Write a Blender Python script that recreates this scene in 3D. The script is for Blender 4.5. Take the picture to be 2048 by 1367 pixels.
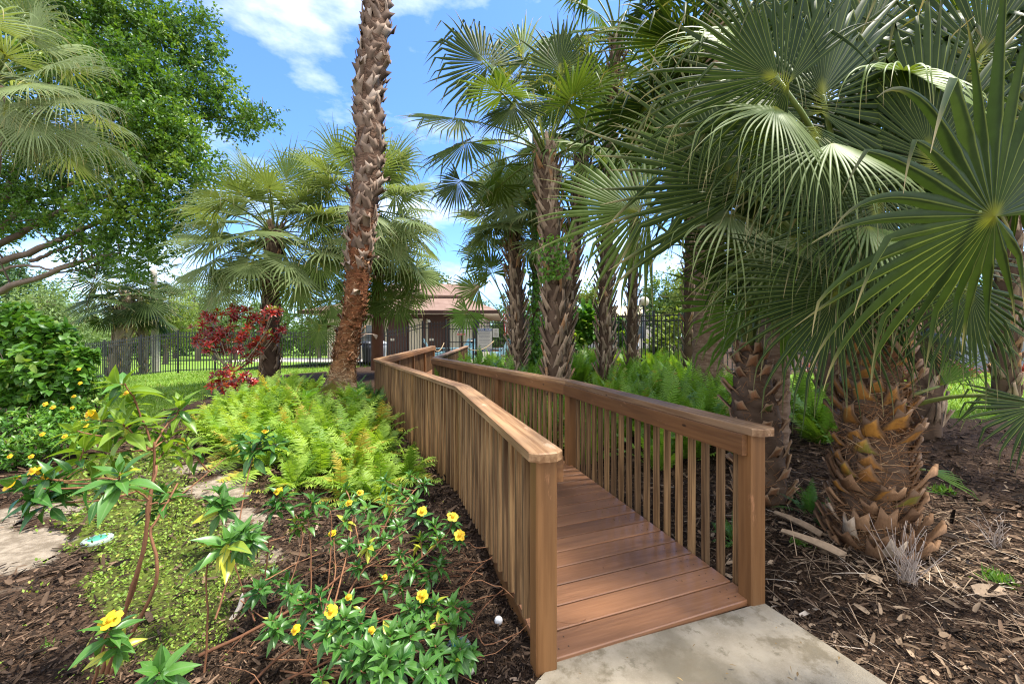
import bpy, math, random
import numpy as np
for o in list(bpy.data.objects): bpy.data.objects.remove(o, do_unlink=True)
S = bpy.context.scene
COL = S.collection
R_ = math.radians
# ------------------------------------------------------------------ camera, world, sun, exposure
F, HOR, HC = 800.0, 676.0, 1.37           # focal length and horizon row in photo pixels, eye height in metres
cd = bpy.data.cameras.new('camera'); cam = bpy.data.objects.new('camera', cd); COL.objects.link(cam)
cam.location = (0, 0, HC); cam.rotation_euler = (R_(90), 0, 0)
cd.sensor_width = 36; cd.lens = F / 2048 * 36; cd.shift_y = -(683.5 - HOR) / 2048
cd.clip_start = .05; cd.clip_end = 3000
S.camera = cam
SUN_EL, SUN_AZ = 66.0, 78.0              # degrees; azimuth clockwise from +Y
w = bpy.data.worlds.new('World'); S.world = w; w.use_nodes = True
nt = w.node_tree; bg = nt.nodes['Background']
sky = nt.nodes.new('ShaderNodeTexSky'); sky.sky_type = 'NISHITA'; sky.sun_disc = False
sky.sun_elevation = R_(SUN_EL); sky.sun_rotation = R_(SUN_AZ); sky.air_density = 1.0; sky.dust_density = .5; sky.ozone_density = 1.6
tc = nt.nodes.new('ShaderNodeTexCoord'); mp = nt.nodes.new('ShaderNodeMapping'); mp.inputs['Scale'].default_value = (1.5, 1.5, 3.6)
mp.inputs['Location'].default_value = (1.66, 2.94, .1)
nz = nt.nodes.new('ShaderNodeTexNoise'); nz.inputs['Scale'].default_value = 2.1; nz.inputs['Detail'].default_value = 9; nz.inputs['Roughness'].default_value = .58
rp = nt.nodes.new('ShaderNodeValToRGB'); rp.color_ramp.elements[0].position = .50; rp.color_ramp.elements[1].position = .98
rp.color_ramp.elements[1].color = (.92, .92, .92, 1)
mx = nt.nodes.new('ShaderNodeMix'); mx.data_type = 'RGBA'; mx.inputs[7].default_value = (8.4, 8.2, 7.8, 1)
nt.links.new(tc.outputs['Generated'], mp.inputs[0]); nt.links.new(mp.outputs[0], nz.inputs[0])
# the cloud deck: broken wisps over the garden, plus an unseen overcast bank added behind the camera as soft front fill
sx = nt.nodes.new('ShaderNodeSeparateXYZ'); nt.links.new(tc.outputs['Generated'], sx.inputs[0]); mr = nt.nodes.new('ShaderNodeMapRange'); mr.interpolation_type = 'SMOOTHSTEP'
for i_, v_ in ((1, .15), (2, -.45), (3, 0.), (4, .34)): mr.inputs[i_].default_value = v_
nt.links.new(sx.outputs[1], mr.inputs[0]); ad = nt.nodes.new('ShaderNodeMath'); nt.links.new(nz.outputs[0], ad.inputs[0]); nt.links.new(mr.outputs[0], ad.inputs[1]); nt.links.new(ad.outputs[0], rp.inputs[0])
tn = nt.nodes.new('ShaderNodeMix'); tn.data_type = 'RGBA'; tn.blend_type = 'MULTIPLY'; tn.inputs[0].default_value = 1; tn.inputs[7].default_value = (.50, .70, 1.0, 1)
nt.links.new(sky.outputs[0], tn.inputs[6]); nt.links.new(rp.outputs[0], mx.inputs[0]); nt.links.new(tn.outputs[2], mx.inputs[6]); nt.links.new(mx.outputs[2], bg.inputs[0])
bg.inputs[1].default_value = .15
sl = bpy.data.lights.new('sun', 'SUN'); so = bpy.data.objects.new('sun', sl); COL.objects.link(so)
sl.energy = 3.9; sl.angle = R_(8); sl.color = (1, .95, .86)
so.rotation_euler = (R_(90 - SUN_EL), 0, R_(180 - SUN_AZ))
S.view_settings.view_transform = 'Standard'; S.view_settings.look = 'None'; S.view_settings.gamma = 1
S.view_settings.exposure = 1.36
S.render.engine = 'CYCLES'
cy = S.cycles; cy.max_bounces = 7; cy.diffuse_bounces = 4; cy.glossy_bounces = 2; cy.transmission_bounces = 4; cy.transparent_max_bounces = 6
cy.caustics_reflective = False; cy.caustics_refractive = False; cy.use_denoising = True; cy.denoising_prefilter = 'NONE'; S.render.filter_size = 1.15; cy.filter_width = 1.15

# ------------------------------------------------------------------ helpers
def A(*v): return np.array(v, float)
def P(px, py, Y): return A((px - 1024) / F * Y, Y, HC - (py - HOR) / F * Y)
def G(px, py, z=0.):
    Y = F * (HC - z) / (py - HOR); return A((px - 1024) / F * Y, Y, z)
def nrm(v):
    v = np.asarray(v, float); return v / np.maximum(np.linalg.norm(v, axis=-1, keepdims=True), 1e-9)
def sm(a, b, x):
    t = np.clip((np.asarray(x, float) - a) / (b - a), 0, 1); return t * t * (3 - 2 * t)
ZUP = A(0, 0, 1)

class MB:
    """collects vertices, quads and triangles; build() links them as ONE mesh object"""
    def __init__(s): s.v = []; s.f = []; s.a = []; s.n = 0
    def add(s, v, faces, att=None, mat=0):
        v = np.asarray(v, float).reshape(-1, 3); faces = np.asarray(faces, int)
        s.v.append(v); s.f.append((faces + s.n, mat))
        if att is None: att = np.full((len(v), 3), .5)
        att = np.asarray(att, float)
        if att.ndim == 1: att = np.tile(att, (len(v), 1))
        s.a.append(att); s.n += len(v); return s
    def mesh(s, name, mats, smooth=True):
        me = bpy.data.meshes.new(name)
        v = np.concatenate(s.v); a = np.concatenate(s.a)
        loops = np.concatenate([f.ravel() for f, m in s.f]); tot = np.concatenate([np.full(len(f), f.shape[1]) for f, m in s.f])
        mi = np.concatenate([np.full(len(f), m) for f, m in s.f]); st = np.concatenate([[0], np.cumsum(tot)[:-1]])
        me.vertices.add(len(v)); me.vertices.foreach_set('co', v.ravel().astype(np.float32))
        me.loops.add(len(loops)); me.loops.foreach_set('vertex_index', loops.astype(np.int32))
        me.polygons.add(len(tot)); me.polygons.foreach_set('loop_start', st.astype(np.int32)); me.polygons.foreach_set('loop_total', tot.astype(np.int32))
        me.polygons.foreach_set('material_index', mi.astype(np.int32)); me.polygons.foreach_set('use_smooth', np.full(len(tot), smooth))
        me.update(calc_edges=True); me.validate()
        at = me.attributes.new('att', 'FLOAT_COLOR', 'POINT')
        at.data.foreach_set('color', np.concatenate([a, np.ones((len(a), 1))], 1).ravel().astype(np.float32))
        for m in (mats if isinstance(mats, (list, tuple)) else [mats]): me.materials.append(m)
        return me
    def build(s, name, mats, parent=None, smooth=True, loc=None):
        if not s.v: return None
        return link(name, s.mesh(name, mats, smooth), parent, loc)

def link(name, me, parent=None, loc=None, rz=0):
    o = bpy.data.objects.new(name, me); COL.objects.link(o)
    if loc is not None: o.location = loc
    o.rotation_euler[2] = rz
    if parent is not None:
        o.parent = parent
        if me is not None and parent.type == 'EMPTY' and loc is None: o.location = -parent.location if parent.parent is None else (0, 0, 0)
    return o
def tag(o, label, cat, group=None):
    o['label'] = label; o['category'] = cat
    if group: o['group'] = group
    return o
def thing(name, label, cat, loc=(0, 0, 0), group=None):
    o = bpy.data.objects.new(name, None); COL.objects.link(o); o.location = tuple(loc); o.empty_display_size = .1
    return tag(o, label, cat, group)
def kind(o, k): o['kind'] = k; return o
def dup(root, loc, rz=0, label=None, scale=1):
    r = root.copy(); COL.objects.link(r); r.location = tuple(loc); r.rotation_euler[2] = rz; r.scale = (scale,) * 3
    if label: r['label'] = label
    for ch in list(root.children):
        c = ch.copy(); COL.objects.link(c); c.parent = r
    return r

BOXF = [(0, 3, 2, 1), (4, 5, 6, 7), (0, 1, 5, 4), (1, 2, 6, 5), (2, 3, 7, 6), (3, 0, 4, 7)]
def box(mb, c, size, rz=0, att=None, mat=0):
    x, y, z = np.asarray(size) / 2
    v = np.array([(-x, -y, -z), (x, -y, -z), (x, y, -z), (-x, y, -z), (-x, -y, z), (x, -y, z), (x, y, z), (-x, y, z)], float)
    cs, sn = math.cos(rz), math.sin(rz)
    v = v @ np.array([[cs, sn, 0], [-sn, cs, 0], [0, 0, 1]]) + np.asarray(c)
    return mb.add(v, BOXF, att, mat)
def bar(mb, p0, p1, w, h, up=ZUP, ch=.12, att=None, mat=0, n=1):
    """a chamfered bar from p0 to p1, w wide and h tall (h along up)"""
    p0 = np.asarray(p0, float); p1 = np.asarray(p1, float); d = nrm(p1 - p0); s = nrm(np.cross(d, up)); u = np.cross(s, d)
    c = min(w, h) * ch; x, y = w / 2, h / 2
    pr = [(-x + c, -y), (x - c, -y), (x, -y + c), (x, y - c), (x - c, y), (-x + c, y), (-x, y - c), (-x, -y + c)]
    ring = np.array([s * a + u * b for a, b in pr])
    v = np.concatenate([ring + p0 + (p1 - p0) * k / n for k in range(n + 1)])
    q = [(k * 8 + i, k * 8 + (i + 1) % 8, k * 8 + 8 + (i + 1) % 8, k * 8 + 8 + i) for k in range(n) for i in range(8)]
    mb.add(v, q, att, mat); m = mb.n - len(v)
    mb.f.append((np.array([[m + 7 - i for i in range(8)]]), mat)); mb.f.append((np.array([[m + n * 8 + i for i in range(8)]]), mat))
    return mb
def tube(mb, pts, rad, sides=6, att=None, mat=0, flat=1., cap=True):
    pts = np.asarray(pts, float); n = len(pts); rad = np.broadcast_to(np.asarray(rad, float), (n,))
    t = nrm(np.gradient(pts, axis=0)); ref = np.where(np.abs(t[:, 2:3]) > .9, A(1, 0, 0), ZUP)
    s = nrm(np.cross(t, ref)); u = np.cross(s, t)
    for i in range(1, n):                     # keep the frame from flipping
        if (s[i] * s[i - 1]).sum() < 0: s[i] *= -1; u[i] *= -1
    an = np.arange(sides) / sides * 2 * np.pi
    v = pts[:, None] + rad[:, None, None] * (np.cos(an)[None, :, None] * s[:, None] + flat * np.sin(an)[None, :, None] * u[:, None])
    i, j = np.meshgrid(np.arange(n - 1), np.arange(sides), indexing='ij'); j2 = (j + 1) % sides
    q = np.stack([i * sides + j, i * sides + j2, (i + 1) * sides + j2, (i + 1) * sides + j], -1).reshape(-1, 4)
    if att is None: att = np.stack([np.full(n, .5), np.linspace(0, 1, n), np.zeros(n)], -1)
    att = np.repeat(np.asarray(att, float).reshape(-1, 3) if np.ndim(att) > 1 else np.tile(att, (n, 1)), sides, 0)
    mb.add(v, q, att, mat)
    if cap:
        m = mb.n - n * sides
        mb.f.append((np.array([[m + (n - 1) * sides + k for k in range(sides)]]), mat))
    return mb
def bez(p0, p1, p2, n=8):
    t = np.linspace(0, 1, n)[:, None]; return (1 - t) ** 2 * np.asarray(p0) + 2 * t * (1 - t) * np.asarray(p1) + t * t * np.asarray(p2)
def spl(pts, n):
    """Catmull-Rom through pts, n samples"""
    p = np.asarray(pts, float); m = len(p); q = np.concatenate([[2 * p[0] - p[1]], p, [2 * p[-1] - p[-2]]])
    u = np.linspace(0, m - 1 - 1e-6, n); i = u.astype(int); t = (u - i)[:, None]
    a, b, c, d = q[i], q[i + 1], q[i + 2], q[i + 3]
    return .5 * (2 * b + (c - a) * t + (2 * a - 5 * b + 4 * c - d) * t ** 2 + (3 * b - a - 3 * c + d) * t ** 3)
def leaf_batch(mb, p, d, n, L, W, prof=(.25, 1, .75, 0.02), droop=.25, fold=.18, tint=None, mat=0):
    """many leaves at once: p base, d direction, n normal, L length, W width"""
    p = np.asarray(p, float); N = len(p); d = nrm(d); n = nrm(n - d * (n * d).sum(-1, keepdims=True)); s = np.cross(d, n)
    L = np.broadcast_to(np.asarray(L, float), (N,)); W = np.broadcast_to(np.asarray(W, float), (N,)); droop = np.broadcast_to(np.asarray(droop, float), (N,))
    K = len(prof); t = np.linspace(0, 1, K); tint = np.random.rand(N) if tint is None else np.broadcast_to(tint, (N,))
    c = p[:, None] + d[:, None] * (L[:, None] * t)[..., None] - n[:, None] * ((droop * L)[:, None] * t ** 2)[..., None]
    hw = (W[:, None] * .5 * np.asarray(prof))[..., None]; up = n[:, None] * (hw * fold * 2)
    v = np.stack([c - s[:, None] * hw + up, c, c + s[:, None] * hw + up], 2)
    att = np.zeros((N, K, 3, 3)); att[..., 0] = tint[:, None, None]; att[..., 1] = t[None, :, None]; att[:, :, 1, 2] = 1
    base = (np.arange(N) * K * 3)[:, None, None]; k = np.arange(K - 1)[None, :, None] * 3; j = np.arange(2)[None, None, :]
    b = base + k + j
    q = np.stack([b, b + 1, b + 4, b + 3], -1).reshape(-1, 4)
    return mb.add(v.reshape(-1, 3), q, att.reshape(-1, 3), mat)
def rdir(rng, n, up=0.):
    v = rng.normal(size=(n, 3)); v[:, 2] += up; return nrm(v)

# ------------------------------------------------------------------ materials
def new_mat(name):
    m = bpy.data.materials.new(name); m.use_nodes = True; t = m.node_tree; t.nodes.clear()
    out = t.nodes.new('ShaderNodeOutputMaterial'); return m, t, out
def nd(t, typ, **kw):
    n = t.nodes.new('ShaderNode' + typ)
    for k, v in kw.items():
        if k in n.inputs.keys() if hasattr(n.inputs, 'keys') else False: n.inputs[k].default_value = v
        else: setattr(n, k, v)
    return n
def mixc(t, fac, a, b, bt='MIX'):
    n = t.nodes.new('ShaderNodeMix'); n.data_type = 'RGBA'; n.blend_type = bt
    for i, v in ((0, fac), (6, a), (7, b)):
        if hasattr(v, 'links') or isinstance(v, bpy.types.NodeSocket): t.links.new(v, n.inputs[i])
        else: n.inputs[i].default_value = v if i == 0 else (*v, 1)
    return n.outputs[2]
def ramp(t, fac, lo, hi):
    n = t.nodes.new('ShaderNodeMapRange'); n.inputs[1].default_value = lo; n.inputs[2].default_value = hi; n.interpolation_type = 'SMOOTHSTEP'
    t.links.new(fac, n.inputs[0]); return n.outputs[0]
def noise(t, scale, vec=None, detail=4, rough=.55, stretch=None, obj=True, rnd=False):
    n = t.nodes.new('ShaderNodeTexNoise'); n.inputs['Scale'].default_value = scale; n.inputs['Detail'].default_value = detail; n.inputs['Roughness'].default_value = rough
    if vec is None:
        c = t.nodes.new('ShaderNodeTexCoord'); vec = c.outputs['Object']
    if rnd:
        oi = t.nodes.new('ShaderNodeObjectInfo'); m = t.nodes.new('ShaderNodeVectorMath'); m.operation = 'SCALE'; m.inputs[0].default_value = (17, 31, 23)
        t.links.new(oi.outputs['Random'], m.inputs['Scale']); a = t.nodes.new('ShaderNodeVectorMath'); t.links.new(vec, a.inputs[0]); t.links.new(m.outputs[0], a.inputs[1]); vec = a.outputs[0]
    if stretch:
        mp = t.nodes.new('ShaderNodeMapping'); mp.inputs['Scale'].default_value = stretch; t.links.new(vec, mp.inputs[0]); vec = mp.outputs[0]
    t.links.new(vec, n.inputs['Vector']); return n.outputs[0]
def bump(t, h, strength=.4, dist=.01):
    b = t.nodes.new('ShaderNodeBump'); b.inputs['Strength'].default_value = strength; b.inputs['Distance'].default_value = dist
    t.links.new(h, b.inputs['Height']); return b.outputs[0]
def att(t):
    a = t.nodes.new('ShaderNodeAttribute'); a.attribute_name = 'att'; s = t.nodes.new('ShaderNodeSeparateColor'); t.links.new(a.outputs['Color'], s.inputs[0]); return s.outputs
def princ(t, out, col, rough=.6, spec=.4, nor=None, metal=0.):
    b = t.nodes.new('ShaderNodeBsdfPrincipled')
    if isinstance(col, bpy.types.NodeSocket): t.links.new(col, b.inputs['Base Color'])
    else: b.inputs['Base Color'].default_value = (*col, 1)
    if isinstance(rough, bpy.types.NodeSocket): t.links.new(rough, b.inputs['Roughness'])
    else: b.inputs['Roughness'].default_value = rough
    b.inputs['Specular IOR Level'].default_value = spec; b.inputs['Metallic'].default_value = metal
    if nor is not None: t.links.new(nor, b.inputs['Normal'])
    if out is not None: t.links.new(b.outputs[0], out.inputs[0])
    return b
def plain(name, col, rough=.6, spec=.4, metal=0., var=.25, scale=6):
    m, t, o = new_mat(name)
    n = noise(t, scale, rnd=True); c = mixc(t, n, tuple(x * (1 - var) for x in col), tuple(min(1, x * (1 + var)) for x in col))
    princ(t, o, c, rough, spec, None, metal); return m
def leafm(name, ca, cb, rib=None, tip=None, tipat=.85, tr=.35, rough=.45, spec=.45, trc=None, ribw=.8, third=None, hub=None, mott=22):
    """ca..cb by the leaf's own tint; rib colour on the midrib; dry tip colour; tr = share of light let through"""
    m, t, o = new_mat(name); a = att(t); c = mixc(t, a[0], ca, cb); nn = noise(t, mott, detail=5, rough=.65); c = mixc(t, nn, mixc(t, 1., c, (.66, .66, .66), 'MULTIPLY'), mixc(t, 1., c, (1.34, 1.34, 1.3), 'MULTIPLY'))
    if third: c = mixc(t, ramp(t, a[0], .93, .97), c, third)
    if tip:
        mm = t.nodes.new('ShaderNodeMath'); mm.operation = 'MULTIPLY'; t.links.new(ramp(t, a[1], tipat, 1.), mm.inputs[0]); t.links.new(ramp(t, a[0], .2, .7), mm.inputs[1])
        c = mixc(t, mm.outputs[0], c, tip)
    if rib: c = mixc(t, ramp(t, a[2], ribw, 1.), c, rib)
    if hub: c = mixc(t, ramp(t, a[1], .09, .0), c, hub)
    b = princ(t, None, c, rough, spec)
    if tr > 0:
        tl = t.nodes.new('ShaderNodeBsdfTranslucent'); ms = t.nodes.new('ShaderNodeMixShader'); ms.inputs[0].default_value = tr
        cc = mixc(t, 1., c, trc or (1.3, 1.25, .5), 'MULTIPLY'); t.links.new(cc, tl.inputs[0])
        t.links.new(b.outputs[0], ms.inputs[1]); t.links.new(tl.outputs[0], ms.inputs[2]); t.links.new(ms.outputs[0], o.inputs[0])
    else: t.links.new(b.outputs[0], o.inputs[0])
    return m
def attm(name, ca, cb, rough=.8, spec=.2, third=None, bumps=0, scale=30, stretch=None, edge=None):
    m, t, o = new_mat(name); a = att(t); c = mixc(t, a[0], ca, cb)
    if third: c = mixc(t, ramp(t, a[0], .86, .95), c, third)
    if edge: c = mixc(t, ramp(t, a[2], .45, .95), c, edge)
    n = noise(t, scale, stretch=stretch); c = mixc(t, n, mixc(t, 1., c, (.6, .6, .6), 'MULTIPLY'), mixc(t, 1., c, (1.35, 1.35, 1.35), 'MULTIPLY'))
    princ(t, o, c, rough, spec, bump(t, n, bumps) if bumps else None); return m
def woodm(name, ca, cb, knots=.5, rough=.6, axis=2, grain=(1, 1, .06), scale=55, spec=.3, worn=None, tintatt=False):
    m, t, o = new_mat(name)
    n = noise(t, scale, stretch=grain, rnd=True, detail=6); n2 = noise(t, 5, rnd=True, stretch=tuple(max(g, .15) for g in grain), detail=3)
    c = mixc(t, ramp(t, n, .35, .68), ca, cb)
    c = mixc(t, ramp(t, n2, .3, .75), mixc(t, 1., c, (.72, .72, .74), 'MULTIPLY'), mixc(t, 1., c, (1.2, 1.17, 1.1), 'MULTIPLY'))
    if worn:
        n3 = noise(t, 9, rnd=True, detail=8, rough=.7, stretch=tuple(max(g, .3) for g in grain)); c = mixc(t, ramp(t, n3, .6, .68), c, worn)
    vo = t.nodes.new('ShaderNodeTexVoronoi'); vo.inputs['Scale'].default_value = 4.5; cc = t.nodes.new('ShaderNodeTexCoord'); mp = t.nodes.new('ShaderNodeMapping')
    mp.inputs['Scale'].default_value = tuple(max(g, .45) * 2 for g in grain); t.links.new(cc.outputs['Object'], mp.inputs[0]); t.links.new(mp.outputs[0], vo.inputs['Vector'])
    c = mixc(t, ramp(t, vo.outputs['Distance'], .10, .05), c, tuple(x * .3 for x in ca)) if knots else c
    if tintatt:
        a = att(t); c = mixc(t, a[0], mixc(t, 1., c, (.74, .74, .76), 'MULTIPLY'), mixc(t, 1., c, (1.2, 1.2, 1.18), 'MULTIPLY'))
    oi = t.nodes.new('ShaderNodeObjectInfo')
    c = mixc(t, oi.outputs['Random'], mixc(t, 1., c, (.72, .70, .70), 'MULTIPLY'), mixc(t, 1., c, (1.22, 1.2, 1.15), 'MULTIPLY'))
    princ(t, o, c, rough, spec, bump(t, n, .35, .004)); return m
rng = np.random.default_rng(7)
# ------------------------------------------------------------------ the ramp's plan (world metres), used by the terrain too
LN = np.array([(.133, 1.694), (-.47, 3.874), (-3.0, 8.9), (-3.1, 15.8)])
RN = np.array([(1.262, 2.108), (.63, 4.322), (-1.86, 9.6), (-1.8, 15.8)])
DZ = [0., 0., 0., .16]
CN = (LN + RN) / 2
def deck_dist(x, y):
    x = np.asarray(x, float); y = np.asarray(y, float); best = np.full(x.shape, 1e9); zz = np.zeros(x.shape)
    pts = np.concatenate([CN, [[-2.45, 17.5]]]); zs = DZ + [.22]
    for i in range(4):
        a, b = pts[i], pts[i + 1]; d = b - a; t = np.clip(((x - a[0]) * d[0] + (y - a[1]) * d[1]) / (d @ d), 0, 1)
        q = np.hypot(x - a[0] - t * d[0], y - a[1] - t * d[1]); m = q < best
        best = np.where(m, q, best); zz = np.where(m, zs[i] + t * (zs[i + 1] - zs[i]), zz)
    return best, zz
def zt(x, y):
    x = np.asarray(x, float); y = np.asarray(y, float)
    g = np.interp(x, [-60, -30, -21.5, -20, -18, -16, -14.4, -12.8, -10.8, -8.7, -6.5, -2, 30], [-.85, -.75, -.55, -.5, -.43, -.28, -.12, -.06, 0, .08, .16, .28, .3])
    z = -.03 + sm(3.5, 14.5, y) * (g + .03)
    z = z - .12 * sm(2, 3.8, y) * (1 - sm(6.5, 10, y)) * (1 - sm(1, 3, np.abs(x)))
    z = z + .3 * np.exp(-(((x + 3.2) / 1.5) ** 2 + ((y - 7.8) / 1.7) ** 2)) + .03 * np.sin(x * 2.1 + 1) * np.sin(y * 1.7) * sm(1.5, 3, y)
    z = z - 1.0 * sm(22, 60, y) * sm(-4, -9, x)
    d, dz = deck_dist(x, y); wt = (1 - sm(.75, 1.6, d)) * sm(1.6, 2.4, y); return z * (1 - wt) + np.minimum(z, dz - .15) * wt
def pip(x, y, poly):
    """soft signed membership of points in a polygon: >0 inside, metres from the edge"""
    x = np.asarray(x, float); y = np.asarray(y, float); ins = np.zeros(x.shape, bool); dist = np.full(x.shape, 1e9); n = len(poly)
    for i in range(n):
        (x0, y0), (x1, y1) = poly[i], poly[(i + 1) % n]
        c = ((y0 > y) != (y1 > y)) & (x < (x1 - x0) * (y - y0) / (y1 - y0 + 1e-12) + x0); ins ^= c
        dx, dy = x1 - x0, y1 - y0; t = np.clip(((x - x0) * dx + (y - y0) * dy) / (dx * dx + dy * dy), 0, 1); dist = np.minimum(dist, np.hypot(x - x0 - t * dx, y - y0 - t * dy))
    return np.where(ins, dist, -dist)
gp = lambda l, z=0.: [tuple(G(a, b, z)[:2]) for a, b in l]
MOSS = gp([(80, 1035), (40, 975), (150, 915), (290, 880), (390, 900), (440, 985), (530, 1040), (570, 1110), (540, 1200), (460, 1255), (320, 1275), (200, 1225), (115, 1150)])
SAND = [gp([(-200, 1000), (-20, 1000), (80, 1040), (118, 1120), (60, 1150), (-250, 1150)]), gp([(335, 915), (420, 900), (470, 950), (445, 985), (380, 970)]), gp([(500, 1000), (570, 1040), (590, 1110), (560, 1130), (530, 1070)])]
LAWN = gp([(-500, 790), (150, 775), (190, 800), (235, 850), (300, 860), (330, 825), (420, 800), (440, 775), (430, 752), (300, 745), (-500, 745)]) 
LAWN2 = [(-60, 12), (-12.5, 12.2), (-9, 13.4), (-7, 14.2), (-6.5, 16.5), (-7, 25), (-7, 400), (-400, 400), (-400, 12)]
RLAWN = [(4.7, 9.0), (5.4, 7.6), (7.2, 6.6), (10, 6), (60, 4), (60, 12.2), (14, 12.6), (9, 12.4), (5.2, 11)]
def wob(x, y, s=1.): return .16 * s * (np.sin(x * 5.1 + y * 2.3) + np.sin(y * 7.7 - x * 3.1 + 2) + .7 * np.sin(x * 13 + y * 11))
def masks(x, y):
    wb = wob(x, y)
    moss = sm(-.12, .22, pip(x, y, MOSS) + wb * .6); sand = np.maximum.reduce([sm(-.22, .26, pip(x, y, q) + wb * .95) for q in SAND])
    gr = np.maximum.reduce([sm(-.3, .3, pip(x, y, LAWN) + wb), sm(-.4, .4, pip(x, y, LAWN2) + wb), sm(-.15, .15, pip(x, y, RLAWN) + wb * .5)])
    return gr, moss * (1 - sand), sand
# ------------------------------------------------------------------ ground
def axis_pts(lo, hi, fine, n):
    t = np.linspace(-1, 1, n); k = 5.2; s = np.sinh(k * t) / math.sinh(k)
    return np.where(s < 0, -s * lo, s * hi) + fine
gx = axis_pts(-420, 420, 0., 300); gy = axis_pts(-25, 800, 4.5, 300); gx.sort(); gy.sort()
X, Y_ = np.meshgrid(gx, gy); Z = zt(X, Y_)
Z = Z - .004
g_, mo_, sa_ = masks(X, Y_)
mb = MB(); ny, nx = X.shape; i, j = np.meshgrid(np.arange(ny - 1), np.arange(nx - 1), indexing='ij')
mb.add(np.stack([X, Y_, Z], -1).reshape(-1, 3), np.stack([i * nx + j, i * nx + j + 1, (i + 1) * nx + j + 1, (i + 1) * nx + j], -1).reshape(-1, 4), np.stack([g_, mo_, sa_], -1).reshape(-1, 3))
m, t, o = new_mat('ground'); a = att(t)
n1 = noise(t, 60, detail=8, rough=.7); n2 = noise(t, 3, detail=6); n3 = noise(t, 14, detail=7, rough=.65); n4 = noise(t, 350, detail=3)
vo = t.nodes.new('ShaderNodeTexVoronoi'); vo.inputs['Scale'].default_value = 45; cc = t.nodes.new('ShaderNodeTexCoord'); t.links.new(cc.outputs['Object'], vo.inputs['Vector'])
mul = mixc(t, ramp(t, n1, .35, .7), (.018, .011, .007), (.105, .062, .037)); mul = mixc(t, ramp(t, n4, .6, .75), mul, (.2, .14, .09))
sandc = mixc(t, ramp(t, n3, .35, .65), (.17, .135, .095), (.31, .255, .19)); sandc = mixc(t, ramp(t, n1, .62, .7), sandc, (.16, .12, .085))
mossc = mixc(t, ramp(t, n3, .35, .65), (.05, .046, .016), (.10, .13, .02)); mossc = mixc(t, ramp(t, n1, .6, .75), mossc, (.22, .2, .1))
gras = mixc(t, ramp(t, n3, .3, .7), (.085, .16, .016), (.15, .25, .03)); gras = mixc(t, ramp(t, n2, .3, .7), gras, (.18, .28, .045)); gras = mixc(t, ramp(t, n4, .55, .8), gras, (.05, .10, .012))
def nmask(s, amp=.5):
    mm = t.nodes.new('ShaderNodeMath'); mm.operation = 'ADD'; sb = t.nodes.new('ShaderNodeMath'); sb.operation = 'SUBTRACT'; sb.inputs[1].default_value = .5
    t.links.new(n3, sb.inputs[0]); ml = t.nodes.new('ShaderNodeMath'); ml.operation = 'MULTIPLY'; ml.inputs[1].default_value = 1.5 * amp; t.links.new(sb.outputs[0], ml.inputs[0])
    t.links.new(s, mm.inputs[0]); t.links.new(ml.outputs[0], mm.inputs[1]); return ramp(t, mm.outputs[0], .35, .65)
c = mixc(t, nmask(a[1]), mul, mossc); c = mixc(t, nmask(a[2]), c, sandc); c = mixc(t, nmask(a[0]), c, gras)
princ(t, o, c, .95, .1, bump(t, n1, .6, .03))
kind(mb.build('ground', m), 'structure')
# ------------------------------------------------------------------ concrete path end in the foreground
mb = MB(); pts = [(.185, 1.712), (1.315, 2.09), (1.50, 1.60), (2.6, -3), (-3.5, -3), (-.9, .46), (.081, 1.586)]
pts = pts[::-1]; top = [(x, y, -.004) for x, y in pts]; ins = [((x - .3) * .994 + .3, (y - 1) * .994 + 1) for x, y in pts]; n = len(pts)
vv = [(x, y, -.012) for x, y in pts] + [(x, y, -.2) for x, y in pts] + [(x, y, -.004) for x, y in ins]
mb.add(vv, [(n + k, n + (k + 1) % n, (k + 1) % n, k) for k in range(n)]); mb.add(vv, [(k, (k + 1) % n, 2 * n + (k + 1) % n, 2 * n + k) for k in range(n)])
mb.add(vv, [[2 * n + n - 1 - k for k in range(n)]][:1])
m, t, o = new_mat('concrete'); n1 = noise(t, 5, detail=8, rough=.62); n2 = noise(t, 160, detail=4, rough=.7); n3 = noise(t, 1.9, detail=5); n5 = noise(t, 34, detail=6, rough=.75)
c = mixc(t, ramp(t, n1, .3, .7), (.20, .165, .115), (.29, .25, .185)); c = mixc(t, ramp(t, n2, .5, .75), c, (.27, .225, .16)); c = mixc(t, ramp(t, n3, .50, .66), c, (.15, .125, .085)); c = mixc(t, ramp(t, n5, .6, .72), c, (.2, .17, .12))
n6 = noise(t, 3.1, detail=9, rough=.7); c = mixc(t, ramp(t, n6, .50, .60), c, (.15, .122, .08)); n7 = noise(t, 11, detail=8, rough=.75); c = mixc(t, ramp(t, n7, .56, .66), c, (.15, .125, .085)); princ(t, o, c, .9, .2, bump(t, n2, .5, .004)); kind(mb.build('path', m, smooth=False), 'structure')

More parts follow.
